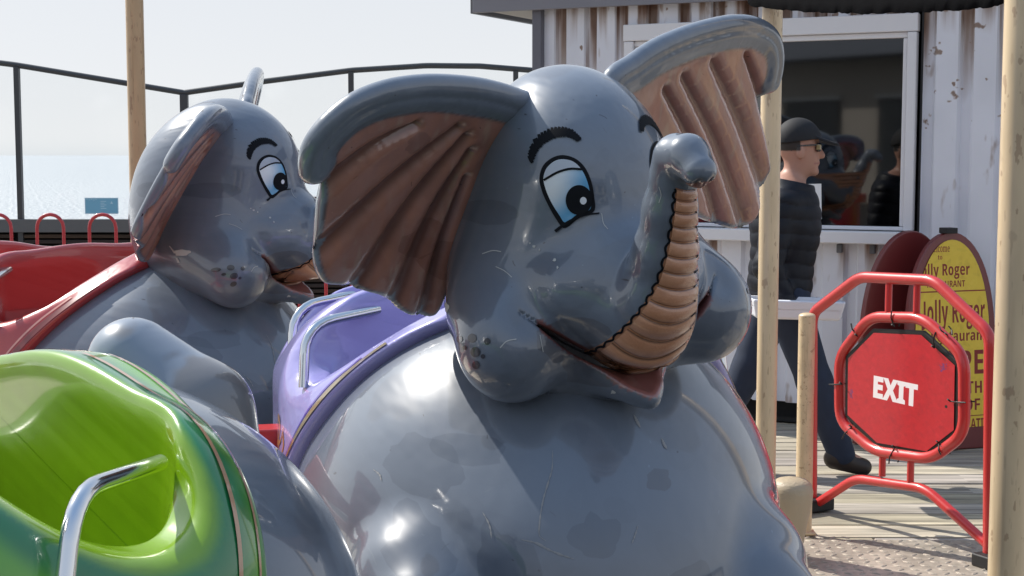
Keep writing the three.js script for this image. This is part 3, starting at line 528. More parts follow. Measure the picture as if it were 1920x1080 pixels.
const normAt = (f, p) => V(...gradOf(f, p.x, p.y, p.z, 0.002)).normalize();
function gridGeo(rows, colours) { // rows of points → smooth patch
  const pos = [], idx = [], uv = [], col = []; const n = rows[0].length;
  rows.forEach((r, i) => r.forEach((p, j) => { pos.push(p.x, p.y, p.z); uv.push(j / (n - 1), i / (rows.length - 1)); if (colours) col.push(...colours[i][j]); if (i && j) { const a = i * n + j; idx.push(a, a - 1, a - n, a - 1, a - n - 1, a - n); } }));
  const g = new THREE.BufferGeometry(); g.setAttribute('position', new THREE.Float32BufferAttribute(pos, 3)); g.setAttribute('uv', new THREE.Float32BufferAttribute(uv, 2)); if (colours) g.setAttribute('color', new THREE.Float32BufferAttribute(col, 3)); g.setIndex(idx); g.computeVertexNormals(); return g;
}
const setNormals = (g, f) => {
  const p = g.attributes.position, n = g.attributes.normal, ix = g.index.array; const A = V(), B = V(), C = V();
  for (let i = 0; i < p.count; i++) { A.fromBufferAttribute(p, i); const m = normAt(f, A); n.setXYZ(i, m.x, m.y, m.z); }
  for (let k = 0; k < ix.length; k += 3) { A.fromBufferAttribute(p, ix[k]); B.fromBufferAttribute(p, ix[k + 1]).sub(A); C.fromBufferAttribute(p, ix[k + 2]).sub(A); B.cross(C); A.fromBufferAttribute(n, ix[k]); if (B.dot(A) < 0) { const t = ix[k + 1]; ix[k + 1] = ix[k + 2]; ix[k + 2] = t; } }
  return g;
};
function patch(outline, cx, cy, off, colFn, rings = 9) { // a star-shaped painted patch lying on the head
  const curve = new THREE.CatmullRomCurve3(outline.map(([x, y]) => V(x, y, 0)), true, 'centripetal'); const N = 64, pts = curve.getPoints(N);
  const rows = [], cols = []; for (let r = 0; r <= rings; r++) { const k = max(0.002, r / rings); const row = [], cr = []; for (let i = 0; i <= N; i++) { const x = cx + (pts[i].x - cx) * k, y = cy + (pts[i].y - cy) * k; row.push(onHead(x, y, off)); cr.push(colFn ? colFn(x, y) : [1, 1, 1]); } rows.push(row); cols.push(cr); }
  return setNormals(gridGeo(rows, colFn ? cols : null), headF);
}
function stroke(pts, w, off, wv = 0) { // a painted line lying on the head; w in photo pixels
  const c = new THREE.CatmullRomCurve3(pts.map(([x, y]) => V(x, y, 0)), false, 'centripetal'), N = pts.length * 9, rows = [];
  for (let i = 0; i <= N; i++) { const t = i / N, p = c.getPoint(t), d = c.getTangent(t), k = (typeof w === 'function' ? w(t) : w) * (1 + wv * (hash3(i, 7, 3) - 0.5)) / 2; rows.push([onHead(p.x - d.y * k, p.y + d.x * k, off), onHead(p.x, p.y, off), onHead(p.x + d.y * k, p.y - d.x * k, off)]); }
  return setNormals(gridGeo(rows), headF);
}
function mirror(g) { const h = g.clone(); h.scale(-1, 1, 1); const i = h.index.array; for (let k = 0; k < i.length; k += 3) { const t = i[k]; i[k] = i[k + 1]; i[k + 1] = t; } const n = h.attributes.normal; return h; }

const paint = (c, o = {}) => mat({ color: c, roughness: 0.35, clearcoat: 1, clearcoatRoughness: 0.05, ...o });
const inkM = mat({ color: lin(0.008, 0.009, 0.012), roughness: 0.6, specularIntensity: 0.25 }), vcPaint = paint(lin(1, 1, 1), { vertexColors: true }), lidM = paint(lin(0.42, 0.47, 0.54)), glintM = paint(lin(0.8, 0.82, 0.85)), cordM = paint(lin(0.40, 0.21, 0.13), { vertexColors: true, color: lin(1, 1, 1), bumpMap: peel, bumpScale: 0.0012 });
const headParts = []; // [name, geometry, material]
{
  const rim = [[1012, 335], [1018, 312], [1034, 297], [1054, 291], [1078, 297], [1096, 313], [1108, 338], [1114, 368], [1114, 396], [1086, 409], [1058, 428], [1044, 412], [1026, 380], [1016, 356]];
  const inn = [[1020, 334], [1026, 316], [1040, 303], [1056, 299], [1076, 304], [1091, 319], [1102, 343], [1107, 370], [1107, 392], [1084, 401], [1060, 417], [1050, 404], [1034, 378], [1024, 354]];
  const both = (n, g, m) => { headParts.push([n, g, m], [n, mirror(g), m]); };
  both('eye_outline', patch(rim, 1066, 358, 0.0016), inkM);
  both('eye', patch(inn, 1066, 358, 0.0028, (x, y) => { const t = sstep(6, 62, Math.hypot((x - 1022) * 0.9, (y - 352) * 0.75) - 10 + 0.25 * (y - 340)); return mix3([0.80, 0.84, 0.86], [0.10, 0.36, 0.60], t); }), vcPaint);
  both('eyelid', patch([[1021, 334], [1026, 316], [1040, 304], [1056, 299.5], [1074, 303], [1088, 316], [1074, 315], [1058, 318], [1042, 324], [1030, 331]], 1052, 309, 0.0036, null, 6), lidM);
  both('lid_line', stroke([[1021, 338], [1034, 330], [1050, 322], [1070, 317], [1092, 318]], 4.2, 0.0044), inkM);
  both('lower_lash', stroke([[1042, 434], [1056, 423], [1076, 411], [1098, 403], [1124, 400]], (t) => 6 - 3 * t, 0.0042), inkM);
  const ring = (cx, cy, a, b) => [...Array(16)].map((_, i) => [cx + a * cos(i / 16 * 2 * PI), cy + b * sin(i / 16 * 2 * PI)]);
  both('pupil', patch(ring(1086, 375, 24.5, 28), 1086, 375, 0.0042, null, 5), inkM);
  both('eye_glint', patch(ring(1094, 376, 6, 7), 1094, 376, 0.0052, null, 3), glintM);
  // eyebrow: overlapping brush strokes
  const brow = [[996, 300], [1002, 280], [1014, 264], [1032, 253], [1052, 249], [1070, 252], [1083, 262]], bc = new THREE.CatmullRomCurve3(brow.map(([x, y]) => V(x, y, 0))), gs = [];
  for (let i = 0; i < 22; i++) { const p = bc.getPoint(i / 21), d = bc.getTangent(i / 21), L = 6 + 12 * sin(PI * clamp(i / 21 * 0.85 + 0.1, 0, 1)); const nx = -d.y, ny = d.x; const s = hash3(i, 2, 9) - 0.5; gs.push(stroke([[p.x + nx * L * 0.5 - d.x * (4 + 4 * s), p.y + ny * L * 0.5 - d.y * 4], [p.x, p.y], [p.x - nx * L * 0.62 + d.x * 5, p.y - ny * L * 0.62 + d.y * (5 + 5 * s)]], (t) => 7.5 * (1 - 0.6 * abs(t - 0.45)), 0.0015 + 0.0001 * i)); }
  both('eyebrow', mergeGeometries(gs), inkM);
  const fg = [[862, 636, 6], [886, 634, 8], [914, 640, 6], [892, 660, 9], [893, 684, 7], [872, 652, 4], [906, 668, 4]].map(([x, y, r]) => patch(ring(x, y, r, r * 1.05), x, y, 0.0014, null, 3));
  both('cheek_freckles', mergeGeometries(fg), paint(lin(0.03, 0.03, 0.04)));
  //const ft = [[852, 648, 5], [902, 650, 6], [906, 682, 6], [880, 672, 5], [918, 660, 5]].map(([x, y, r]) => patch(ring(x, y, r, r), x, y, 0.0011, null, 3));
  
}
{
  // underside of the trunk: a terracotta strip of rounded bands with a black wavy edge
  const Lp = [[1268, 352], [1266, 380], [1261, 420], [1254, 460], [1244, 500], [1231, 535], [1214, 566], [1193, 594], [1168, 620], [1142, 642], [1118, 656], [1100, 662]];
  const Rp = [[1304, 354], [1305, 380], [1306, 420], [1308, 460], [1308, 500], [1307, 535], [1305, 565], [1302, 592], [1297, 616], [1288, 640], [1277, 660], [1262, 678]];
  const Mp = [[1287, 356], [1287, 384], [1285, 424], [1282, 465], [1278, 507], [1272, 545], [1263, 582], [1250, 616], [1234, 648], [1214, 676], [1196, 694], [1183, 702]];
  const cv = (a) => new THREE.CatmullRomCurve3(a.map(([x, y]) => V(x, y, 0)), false, 'centripetal'), CL = cv(Lp), CM = cv(Mp), CR = cv(Rp);
  const pxAt = (t, s) => { const l = CL.getPoint(t), m = CM.getPoint(t), r = CR.getPoint(t); const a = (1 - s) * (1 - 2 * s), b = 4 * s * (1 - s), c = s * (2 * s - 1); return [l.x * a + m.x * b + r.x * c, l.y * a + m.y * b + r.y * c]; };
  const base = []; for (let i = 0; i <= 70; i++) { const row = []; for (let j = 0; j <= 12; j++) { const [x, y] = pxAt(i / 70, -0.03 + 1.06 * j / 12); row.push(onHead(x, y, 0.0012)); } base.push(row); }
  headParts.push(['trunk_underside', setNormals(gridGeo(base), headF), paint(lin(0.50, 0.23, 0.12))]);
  const ed = [0, 0.07, 0.13, 0.19, 0.25, 0.315, 0.38, 0.45, 0.53, 0.61, 0.70, 0.80, 0.90, 1.0];
  for (let b = 0; b + 1 < ed.length; b++) {
    const rows = [], cols = []; for (let i = 0; i <= 10; i++) {
      const q = i / 10, t = ed[b] + (ed[b + 1] - ed[b]) * (0.04 + 0.92 * q), row = [], cr = [];
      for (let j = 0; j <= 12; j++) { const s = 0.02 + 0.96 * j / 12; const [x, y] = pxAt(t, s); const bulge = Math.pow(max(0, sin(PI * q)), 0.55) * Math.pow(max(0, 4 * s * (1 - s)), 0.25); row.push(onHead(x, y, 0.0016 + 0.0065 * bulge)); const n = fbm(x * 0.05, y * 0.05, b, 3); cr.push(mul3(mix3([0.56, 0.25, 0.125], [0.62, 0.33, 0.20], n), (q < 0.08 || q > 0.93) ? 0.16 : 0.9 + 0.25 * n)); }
      rows.push(row); cols.push(cr);
    }
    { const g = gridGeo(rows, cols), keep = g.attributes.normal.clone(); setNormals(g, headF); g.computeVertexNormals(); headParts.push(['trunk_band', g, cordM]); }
  }
  const wob = (C, o) => { const pts = []; for (let i = 0; i <= 60; i++) { const p = C.getPoint(i / 60); pts.push([p.x + o + 2.6 * sin(i * 1.75), p.y + 1.5 * sin(i * 1.75 + 1)]); } return pts; };
  headParts.push(['trunk_edge_line', stroke(wob(CL, -3), 4.2, 0.0024), inkM], ['trunk_edge_line', stroke(wob(CR, -4), 2.6, 0.0024), inkM]);
}
{
  const chipM = mat({ color: lin(0.52, 0.52, 0.5), roughness: 0.7 }), ringN = (cx, cy, a, b, k) => [...Array(11)].map((_, i) => { const r = 0.6 + 0.7 * hash3(i, k, 3); return [cx + a * r * cos(i / 11 * 2 * PI), cy + b * r * sin(i / 11 * 2 * PI)]; });
  [[826, 566, 7, 12], [838, 578, 5, 9], [824, 600, 3, 8], [1002, 462, 3, 2.5], [1012, 468, 2, 2], [1040, 488, 3, 2.5], [1046, 502, 2, 2.5], [994, 456, 2, 2], [1150, 735, 5, 3]].forEach(([x, y, a, b], k) => headParts.push(['paint_chip', patch(ringN(x, y, a, b, k), x, y, 0.0013, null, 3), chipM]));
  for (const [p, w] of [[[[968, 636], [950, 640], [938, 652]], 2], [[[1012, 628], [1015, 645], [1018, 660]], 1.4], [[[930, 500], [946, 508], [960, 520]], 1.4], [[[1236, 350], [1240, 365], [1236, 380]], 1.2], [[[1128, 400], [1132, 420], [1140, 430]], 1.2], [[[905, 476], [925, 470], [940, 472]], 1.6]]) headParts.push(['scratch', stroke(p, w, 0.0012), chipM]);
}
// -- ears: polygon in a slanted plane, thick rolled top rim, pleated terracotta face
function makeEar(outline, zc, nRim, fan, side, opt) {
  const [z0, zx, zy] = zc, O = V(opt.ox, opt.oy, z0 + zx * opt.ox + zy * opt.oy), Nn = V(-zx, -zy, 1).normalize(), U = V(1, 0, zx); U.addScaledVector(Nn, -U.dot(Nn)).normalize(); const W = Nn.clone().cross(U);
  const to = (px, py) => { const d = ray(px, py).transformDirection(headInv); const t = O.clone().sub(eyeH).dot(Nn) / d.dot(Nn); const q = eyeH.clone().addScaledVector(d, t).sub(O); return [q.dot(U), q.dot(W)]; };
  const poly0 = outline.map(([x, y]) => to(x, y)); const cvp = new THREE.CatmullRomCurve3(poly0.map(([a, b]) => V(a, b, 0)), true, 'centripetal'); const poly = cvp.getPoints(150).slice(0, 150).map((p) => [p.x, p.y]);
  const rimN = Math.round(nRim / outline.length * 150); const G = fan.map((l) => { const c = new THREE.CatmullRomCurve3(l.slice(0, -1).map(([x, y]) => { const [a, b] = to(x, y); return V(a, b, 0); })); return [c.getPoints(10).map((p) => [p.x, p.y]), l[l.length - 1]]; });
  const seg = (x, y, a, b) => { const dx = b[0] - a[0], dy = b[1] - a[1], t = clamp(((x - a[0]) * dx + (y - a[1]) * dy) / (dx * dx + dy * dy + 1e-12), 0, 1); return Math.hypot(x - a[0] - dx * t, y - a[1] - dy * t); };
  const cache = new Map();
  const col2 = (x, y) => {
    const key = Math.round(x * 4000) * 100003 + Math.round(y * 4000); let r = cache.get(key); if (r) return r;
    let d = 1e9, inside = false, rd = 1e9, ri = 0; for (let i = 0, j = poly.length - 1; i < poly.length; j = i++) { const a = poly[i], b = poly[j]; const q = seg(x, y, a, b); if (q < d) d = q; if (i <= rimN && i > 0 && q < rd) { rd = q; ri = i; } if ((a[1] > y) !== (b[1] > y) && x < (b[0] - a[0]) * (y - a[1]) / (b[1] - a[1]) + a[0]) inside = !inside; }
    let pl = 0, gr = 0; const rr = 0; if (inside) for (const [pts, w] of G) { let q = 1e9, e = 0; for (let i = 0; i + 1 < pts.length; i++) { const k = seg(x, y, pts[i], pts[i + 1]); if (k < q) { q = k; e = i; } } const ww = w * (0.55 + 0.06 * e); gr = max(gr, Math.exp(-q * q / (ww * ww))); } gr *= inside ? sstep(-0.002, 0.005, d) : 0;
    pl = inside ? sstep(0.01, 0.06, d) : 0; r = [inside ? -d : d, rd, gr, pl, rr]; cache.set(key, r); return r;
  };
  const fl = (x, y, z) => {
    const [s, rd, gr, pl, rr] = col2(x, y); const w = z - opt.cup * (x * x + y * y);
    const rimR = opt.rim; let d = smax(s, max(w - (0.016 + 0.004 * pl - 0.021 * gr), -0.026 - w), 0.02);
    const tr = Math.hypot(max(0, rd - 0.0), w + 0.002); d = smin(d, sqrt((rd - 0.012) * (rd - 0.012) * (s < 0 ? 1 : 1) + w * w) - rimR * opt.rk, 0.018);
    return d;
  };
  const BRN = opt.brown, GV = opt.groove;
  const cf = (x, y, z, nx, ny, nz) => {
    const [s, rd, gr, pl, rr] = col2(x, y); const w = z - opt.cup * (x * x + y * y); const n = fbm(x * 9, y * 9, 3, 4), st = fbm(x * 60, y * 14, 8, 3);
    const inr = sstep(opt.band * 0.8, opt.band, rd + 0.012 * (n - 0.5)) * sstep(0.008, 0.016, -s + 0.01 * (n - 0.5)) * (nz > 0.1 ? 1 : 0) * (w > -0.004 ? 1 : 0);
    let c = greyAt(x, y, z + 11); let b = mul3(mix3(BRN, [BRN[0] * 0.8, BRN[1] * 0.95, BRN[2] * 1.25], st), 0.75 + 0.5 * n); b = mix3(b, [0.60, 0.40, 0.29], 0.55 * sstep(0.52, 0.72, st) * (1 - gr)); b = mix3(b, GV, 0.72 * sstep(0.35, 1.0, gr)); if (inr < 0.9 && inr > 0.1) c = mul3(c, 0.5); c = mix3(c, b, inr); return c;
  };
  const xs = poly.map((p) => p[0]), ys = poly.map((p) => p[1]); const h = 0.0062;
  const geo = sdfMesh(fl, [min(...xs) - 0.06, min(...ys) - 0.06, -0.06], [max(...xs) + 0.06, max(...ys) + 0.06, 0.06 + opt.cup * 0.35], h, cf, (x, y) => [x / 0.9 + 0.5, y / 0.9 + 0.5], 0.9);
  geo.applyMatrix4(new THREE.Matrix4().makeBasis(U, W, Nn).setPosition(O)); return geo;
}
const earA = makeEar([[1004, 218], [960, 194], [900, 176], [840, 167], [780, 164], [710, 171], [652, 191], [608, 224], [582, 258], [578, 296], [592, 326], [585, 370], [580, 430], [578, 480], [590, 508], [622, 516], [660, 528], [700, 538], [738, 566], [772, 578], [802, 574], [835, 520], [880, 400], [930, 290]],
  [-0.204, -0.156, 0.70], 9, [[[770, 222], [690, 258], [590, 326], 0.022], [[852, 232], [730, 325], [570, 458], 0.027], [[868, 250], [760, 375], [648, 528], 0.028], [[876, 278], [800, 400], [722, 562], 0.025], [[868, 325], [822, 440], [776, 580], 0.019]], -1, { ox: -0.17, oy: 0.2, cup: 0.16, rim: 0.026, rk: 1, band: 0.046, brown: [0.56, 0.245, 0.16], groove: [0.13, 0.05, 0.04] });
const earB = makeEar([[1150, 158], [1185, 130], [1225, 102], [1270, 80], [1320, 62], [1366, 52], [1398, 56], [1420, 74], [1426, 106], [1420, 146], [1406, 180], [1408, 215], [1415, 260], [1416, 305], [1406, 345], [1394, 385], [1378, 414], [1356, 422], [1330, 416], [1290, 400], [1210, 330], [1160, 230]],
  [-0.0686, -0.50, 0.35], 9, [[[1236, 165], [1284, 262], [1330, 425], 0.02], [[1270, 140], [1326, 262], [1372, 425], 0.024], [[1322, 112], [1370, 228], [1412, 380], 0.026], [[1376, 96], [1402, 180], [1424, 300], 0.016]], 1, { ox: 0.13, oy: 0.25, cup: 0.08, rim: 0.025, rk: 1, band: 0.05, brown: [0.62, 0.25, 0.17], groove: [0.20, 0.075, 0.055] });

// -- body: plump torso, forelegs drawn up, hind quarters
function torso(x, y, z) {
  const ax = abs(x);
  let d = ell(x, y, z, 0, 0.60, -0.22, 0.618, 0.59, 0.92);
  d = smin(d, ell(x, y, z, 0, 0.74, 0.07, 0.50, 0.45, 0.41), 0.12);
  d = smin(d, ell(x, y, z, 0, 0.67, -0.88, 0.57, 0.51, 0.56), 0.1);
  return d;
}
const wells = (x, y, z) => { let w = 9; for (const [zc, r] of [[-0.2, 0.2], [-0.68, 0.185]]) { w = min(w, Math.hypot(z - zc + 0.5 * (1.2 - y), (y - 1.25) / 1.4) - r); w = min(w, rbox(x, y, z, 0, 1.0, zc - 0.06, 0.49, 0.38, r * 0.84, 0.12)); } return w; };
function bodyF(x, y, z) {
  const ax = abs(x); let d = torso(x, y, z);
  d = smin(d, cap(x, y, z, [0, 0.86, 0.10], [0, 1.12, 0.22], 0.25, 0.18), 0.08);
  let l = cap(ax, y, z, [0.335, 0.60, 0.38], [0.365, 0.28, 0.52], 0.195, 0.16); l = smin(l, ell(ax, y, z, 0.365, 0.52, 0.56, 0.14, 0.16, 0.10), 0.08); d = smin(d, l, 0.04);
  let hl = cap(ax, y, z, [0.36, 0.45, -0.78], [0.42, 0.22, -0.72], 0.22, 0.16); d = smin(d, hl, 0.06);
  return z > 0.09 ? d : max(d, 0.014 - wells(x, y, z));
}
const uvBody = (x, y, z) => [x / 1.4 + 0.5, (y - 0.1) / 1.4];
const bodyGeo = sdfMesh(bodyF, [-0.70, 0.0, -1.52], [0.68, 1.36, 0.78], 0.0105, (x, y, z) => greyAt(x, y, z), uvBody);
// -- saddle tub moulded over the back with two seat wells open to the sides
const edgeZ = (y) => 0.11 - 1.0 * max(0, 1.16 - y) + 0.55 * Math.pow(max(0, 1.0 - y), 1.5), rearZ = (y) => -1.04 + 0.16 * max(0, 1.16 - y);
const shellF = (x, y, z) => smin(torso(x, y, z) - 0.034, rbox(x, y, z, 0, 0.79, -0.50, 0.63 - 0.13 * sstep(-0.5, 0.06, z), 0.415, 0.60, 0.32), 0.05);
function saddleF(x, y, z) {
  let d = shellF(x, y, z);
  d = smax(d, (z - edgeZ(y)) * 0.92, 0.025); d = smax(d, (rearZ(y) - z) * 0.98, 0.05); d = smax(d, 0.36 - y, 0.02);
  for (const [zc, r] of [[-0.2, 0.2], [-0.68, 0.185]]) {
    d = smax(d, -(Math.hypot(z - zc + 0.5 * (1.2 - y), (y - 1.25) / 1.4) - r), 0.05);
    d = smax(d, -rbox(x, y, z, 0, 1.0, zc - 0.06, 0.49, 0.38, r * 0.84, 0.12), 0.03);
  }
  return d;
}
const saddleGeo = sdfMesh(saddleF, [-0.72, 0.3, -1.16], [0.72, 1.36, 0.3], 0.0092, null, (x, y, z) => [z * 1.0, y * 1.0 + x * 0.3], 0.8);
// radial drop on to the saddle from outside: phi 0 is straight up, +-90 the flanks
function onSaddle(phi, z, off) { const d = V(sin(phi), cos(phi), 0); let r = 1.0; for (let i = 0; i < 80; i++) { const v = saddleF(d.x * r, 0.55 + d.y * r, z); r -= v * 0.8; if (abs(v) < 1e-5 || r < 0.1) break; } const p = V(d.x * r, 0.55 + d.y * r, z); return p.addScaledVector(normAt(saddleF, p), off); }
function onShell(phi, z, off) { const d = V(sin(phi), cos(phi), 0); let r = 1.0; for (let i = 0; i < 80; i++) { const v = shellF(d.x * r, 0.55 + d.y * r, z); r -= v * 0.8; if (abs(v) < 1e-5) break; } const p = V(d.x * r, 0.55 + d.y * r, z); return p.addScaledVector(normAt(shellF, p), off); }
function saddleLine(zf, a0, a1, w, off, n = 60) { // a band that follows z = zf(y) round the shell
  const rows = []; let z = zf(0.9); for (let i = 0; i <= n; i++) {
    const phi = a0 + (a1 - a0) * i / n; for (let q = 0; q < 40; q++) { const y = onShell(phi, z, 0).y; z += 0.4 * (zf(y) - z); }
    rows.push([-1, 0, 1].map((k) => onShell(phi, z + k * w / 2, off)));
  }
  return setNormals(gridGeo(rows), shellF);
}
function saddleStroke(pts, w, off = 0.002) { // pts: [phi, z]
  const c = new THREE.CatmullRomCurve3(pts.map(([a, z]) => V(a * 0.58, z, 0)), false, 'centripetal'), N = pts.length * 8, rows = []; for (let i = 0; i <= N; i++) { const t = i / N, p = c.getPoint(t), d = c.getTangent(t), k = w / 2 * (0.5 + sin(PI * t)); rows.push([-1, 0, 1].map((s) => onSaddle((p.x - d.y * k * s) / 0.58, p.y + d.x * k * s, off))); } return setNormals(gridGeo(rows), saddleF);
}
const stripes = [], trims = [];
for (const q of [-1, 1]) { stripes.push(saddleLine((y) => edgeZ(y) - 0.062, q * 0.72, q * 1.8, 0.009, 0.0018), saddleLine((y) => rearZ(y) + 0.10, q * 0.05, q * 1.8, 0.009, 0.0018), saddleLine((y) => rearZ(y) + 0.05, q * 0.05, q * 1.8, 0.006, 0.0018)); trims.push(saddleLine((y) => edgeZ(y) - 0.032, q * 0.62, q * 1.85, 0.026, 0.0025, 80)); }
const scrolls = (() => {
  const gs = []; for (const s of [-1, 1]) for (const [z0, a0, k] of [[-0.44, 1.14, 1], [-0.47, 1.28, -1], [-0.50, 1.42, 1], [-0.52, 1.56, -1], [-0.72, 1.3, -1], [-0.74, 1.5, 1]]) {
    const sp = []; for (let i = 0; i <= 12; i++) { const t = i / 12, r = 0.052 * (1 - t * 0.75), a = t * 7.5; sp.push([s * (a0 + k * r * 1.5 * sin(a) + 0.05 * t), z0 + r * cos(a) - 0.03 * t]); } gs.push(saddleStroke(sp, 0.011));
    gs.push(saddleStroke([[s * (a0 + 0.02), z0 + 0.05], [s * (a0 + 0.07), z0 + 0.09], [s * (a0 + 0.11), z0 + 0.07], [s * (a0 + 0.10), z0 + 0.03]], 0.011));
  } return mergeGeometries(gs);
})();
function handleGeo(s, zc) { // bent chrome bar across a seat well
  return pipe([V(s * 0.575, 0.955, zc + 0.02), V(s * 0.565, 1.115, zc - 0.01), V(s * 0.36, 1.14, zc - 0.13)], 0.0135, 0.09, false, 16);
}
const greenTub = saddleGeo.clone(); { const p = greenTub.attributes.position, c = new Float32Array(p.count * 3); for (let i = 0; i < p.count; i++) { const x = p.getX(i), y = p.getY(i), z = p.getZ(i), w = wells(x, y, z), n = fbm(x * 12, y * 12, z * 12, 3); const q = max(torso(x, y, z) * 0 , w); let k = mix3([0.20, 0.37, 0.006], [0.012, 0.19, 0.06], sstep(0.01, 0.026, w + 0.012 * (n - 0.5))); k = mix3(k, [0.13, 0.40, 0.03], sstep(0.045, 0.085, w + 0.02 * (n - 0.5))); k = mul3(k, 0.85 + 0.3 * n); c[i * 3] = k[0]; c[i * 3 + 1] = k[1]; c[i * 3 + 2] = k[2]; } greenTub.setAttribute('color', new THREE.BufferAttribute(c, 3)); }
function seatMat(c) { return mat({ color: c, roughness: 0.3, clearcoat: 1, clearcoatRoughness: 0.06, bumpMap: peel, bumpScale: 0.0025 }); }
const bodyMarks = (() => { // drips and knocks in the paint of the chest
  const onB = (px, py) => { const r = trace(bodyF, carInv, eyeC, px, py, 2.1); return r[0].addScaledVector(r[1], 0.0013); }; const out = [];
  for (const [pts, w] of [[[[1036, 845], [1035, 880], [1028, 905], [1018, 940], [1012, 980], [1012, 1005], [1024, 1014]], 2], [[[978, 1012], [1005, 1018], [1028, 1030], [1052, 1040], [1076, 1048]], 3], [[[1196, 985], [1190, 1005], [1184, 1020]], 2], [[[1240, 822], [1245, 834], [1250, 842]], 4], [[[700, 880], [712, 890], [716, 902]], 2], [[[1188, 778], [1194, 790], [1200, 802]], 4], [[[905, 960], [918, 985], [922, 1010]], 2]]) {
    const c = new THREE.CatmullRomCurve3(pts.map(([x, y]) => V(x, y, 0))), N = pts.length * 6, rows = []; for (let i = 0; i <= N; i++) { const t = i / N, p = c.getPoint(t), d = c.getTangent(t), k = w * (0.3 + 0.9 * hash3(i, 5, w)) / 2 * (0.4 + 1.2 * sin(PI * t)); rows.push([-1, 0, 1].map((q) => onB(p.x - d.y * k * q, p.y + d.x * k * q))); }
    out.push(setNormals(gridGeo(rows), bodyF));
  } return out;
})();
const markM = mat({ color: lin(0.30, 0.30, 0.30), roughness: 0.6 });
function buildCar(label, seat, stripe, trim, scroll, tub = saddleGeo, skip = '') {
  const t = thing('elephant_ride_car', label, 'ride car', V(0, 0, 0), 'moulded elephant cars of the children\'s ride');
  const bd = part('body', bodyGeo, skin, t); for (const g of bodyMarks) part('scratch', g, markM, bd);
  const hd = part('head', headGeo, headSkin, t); hd.position.copy(HEAD.position); hd.quaternion.copy(HEAD.quaternion);
  for (const [n, g, m] of headParts) part(n, g, m, hd);
  for (const e of [earA, earB]) { const o = part('ear', e, headSkin, t); o.position.copy(HEAD.position); o.quaternion.copy(HEAD.quaternion); }
  const s = part('saddle_tub', tub, seat, t); for (const g of stripes) part('pinstripe', g, stripe, s); for (const g of trims) part('edge_trim', g, trim, s); part('scroll_ornament', scrolls, scroll, s);
  for (const sd of [-1, 1]) for (const zc of [-0.31, -0.79]) if (!skip.includes(sd + ':' + zc)) part('grab_handle', handleGeo(sd, zc), M.chrome, t);
  part('mounting_pedestal', mergeGeometries([cyl(0.16, 0.2, 0, 0.0, -0.15, 24), box(0.5, 0.03, 0.7, 0, 0.026, -0.15)].map((g) => g.index ? g.toNonIndexed() : g)), M.redpaint, t);
  return t;
}
const car1 = buildCar('grey elephant ride car with raised trunk, wide ears and purple saddle', seatMat(lin(0.34, 0.32, 0.66)), paint(lin(0.10, 0.05, 0.38)), paint(lin(0.24, 0.18, 0.08)), paint(lin(0.45, 0.24, 0.10)));
car1.position.copy(CAR.position); car1.rotation.y = CAR.rotation.y;
const car2 = buildCar('grey elephant ride car in profile with red saddle behind its neck', seatMat(lin(0.42, 0.035, 0.035)), paint(lin(0.75, 0.35, 0.28)), paint(lin(0.22, 0.03, 0.02)), paint(lin(0.62, 0.38, 0.22)));
{ const yaw = 62 * PI / 180; car2.rotation.y = yaw; car2.position.set(0, 0, 0); car2.updateMatrixWorld(true); const h = HEAD.position.clone().applyAxisAngle(V(0, 1, 0), yaw); const p = P(452, 370, 5.4); car2.position.set(p.x - h.x, 0, p.z - h.z); }
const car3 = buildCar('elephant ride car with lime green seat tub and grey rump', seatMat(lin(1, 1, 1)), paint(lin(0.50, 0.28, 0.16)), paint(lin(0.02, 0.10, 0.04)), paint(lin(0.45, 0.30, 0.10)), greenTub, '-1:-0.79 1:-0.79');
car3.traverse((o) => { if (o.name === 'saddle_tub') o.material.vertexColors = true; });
{ const yaw = -48 * PI / 180; car3.rotation.y = yaw; const r = V(0, 1.1, -0.97).applyAxisAngle(V(0, 1, 0), yaw); const p = P(172, 760, 2.68); car3.position.set(p.x - r.x, 0, p.z - r.z); }
{ // grey hump of the hind quarters that shows over the far edge of the green tub
  car3.updateMatrixWorld(true); const inv = car3.matrixWorld.clone().invert(); const L = (px, py, d) => P(px, py, d).applyMatrix4(inv).toArray();
  const a = L(250, 680, 2.95), b = L(375, 775, 2.92), c = L(440, 1020, 2.9);
  const f = (x, y, z) => smin(cap(x, y, z, a, b, 0.09, 0.1), cap(x, y, z, b, c, 0.1, 0.1), 0.03);
  const lo = [0, 1, 2].map((k) => min(a[k], b[k], c[k]) - 0.16), hi = [0, 1, 2].map((k) => max(a[k], b[k], c[k]) + 0.16);
  part('grab_handle', pipe([L(118, 1130, 1.96), L(140, 922, 2.0), L(300, 868, 2.3)].map((q) => V(...q)), 0.0135, 0.08, false, 16), M.chrome, car3); part('haunch', sdfMesh(f, lo, hi, 0.009, (x, y, z) => { const n = sstep(0.52, 0.6, fbm(x * 7, y * 7, z * 7, 4)); return mix3(greyAt(x, y, z), [0.16, 0.13, 0.10], n * 0.6); }, (x, y, z) => [x, y]), mat({ vertexColors: true, roughness: 0.34, clearcoat: 1, clearcoatRoughness: 0.05, bumpMap: peel, bumpScale: 0.0012 }), car3);
}

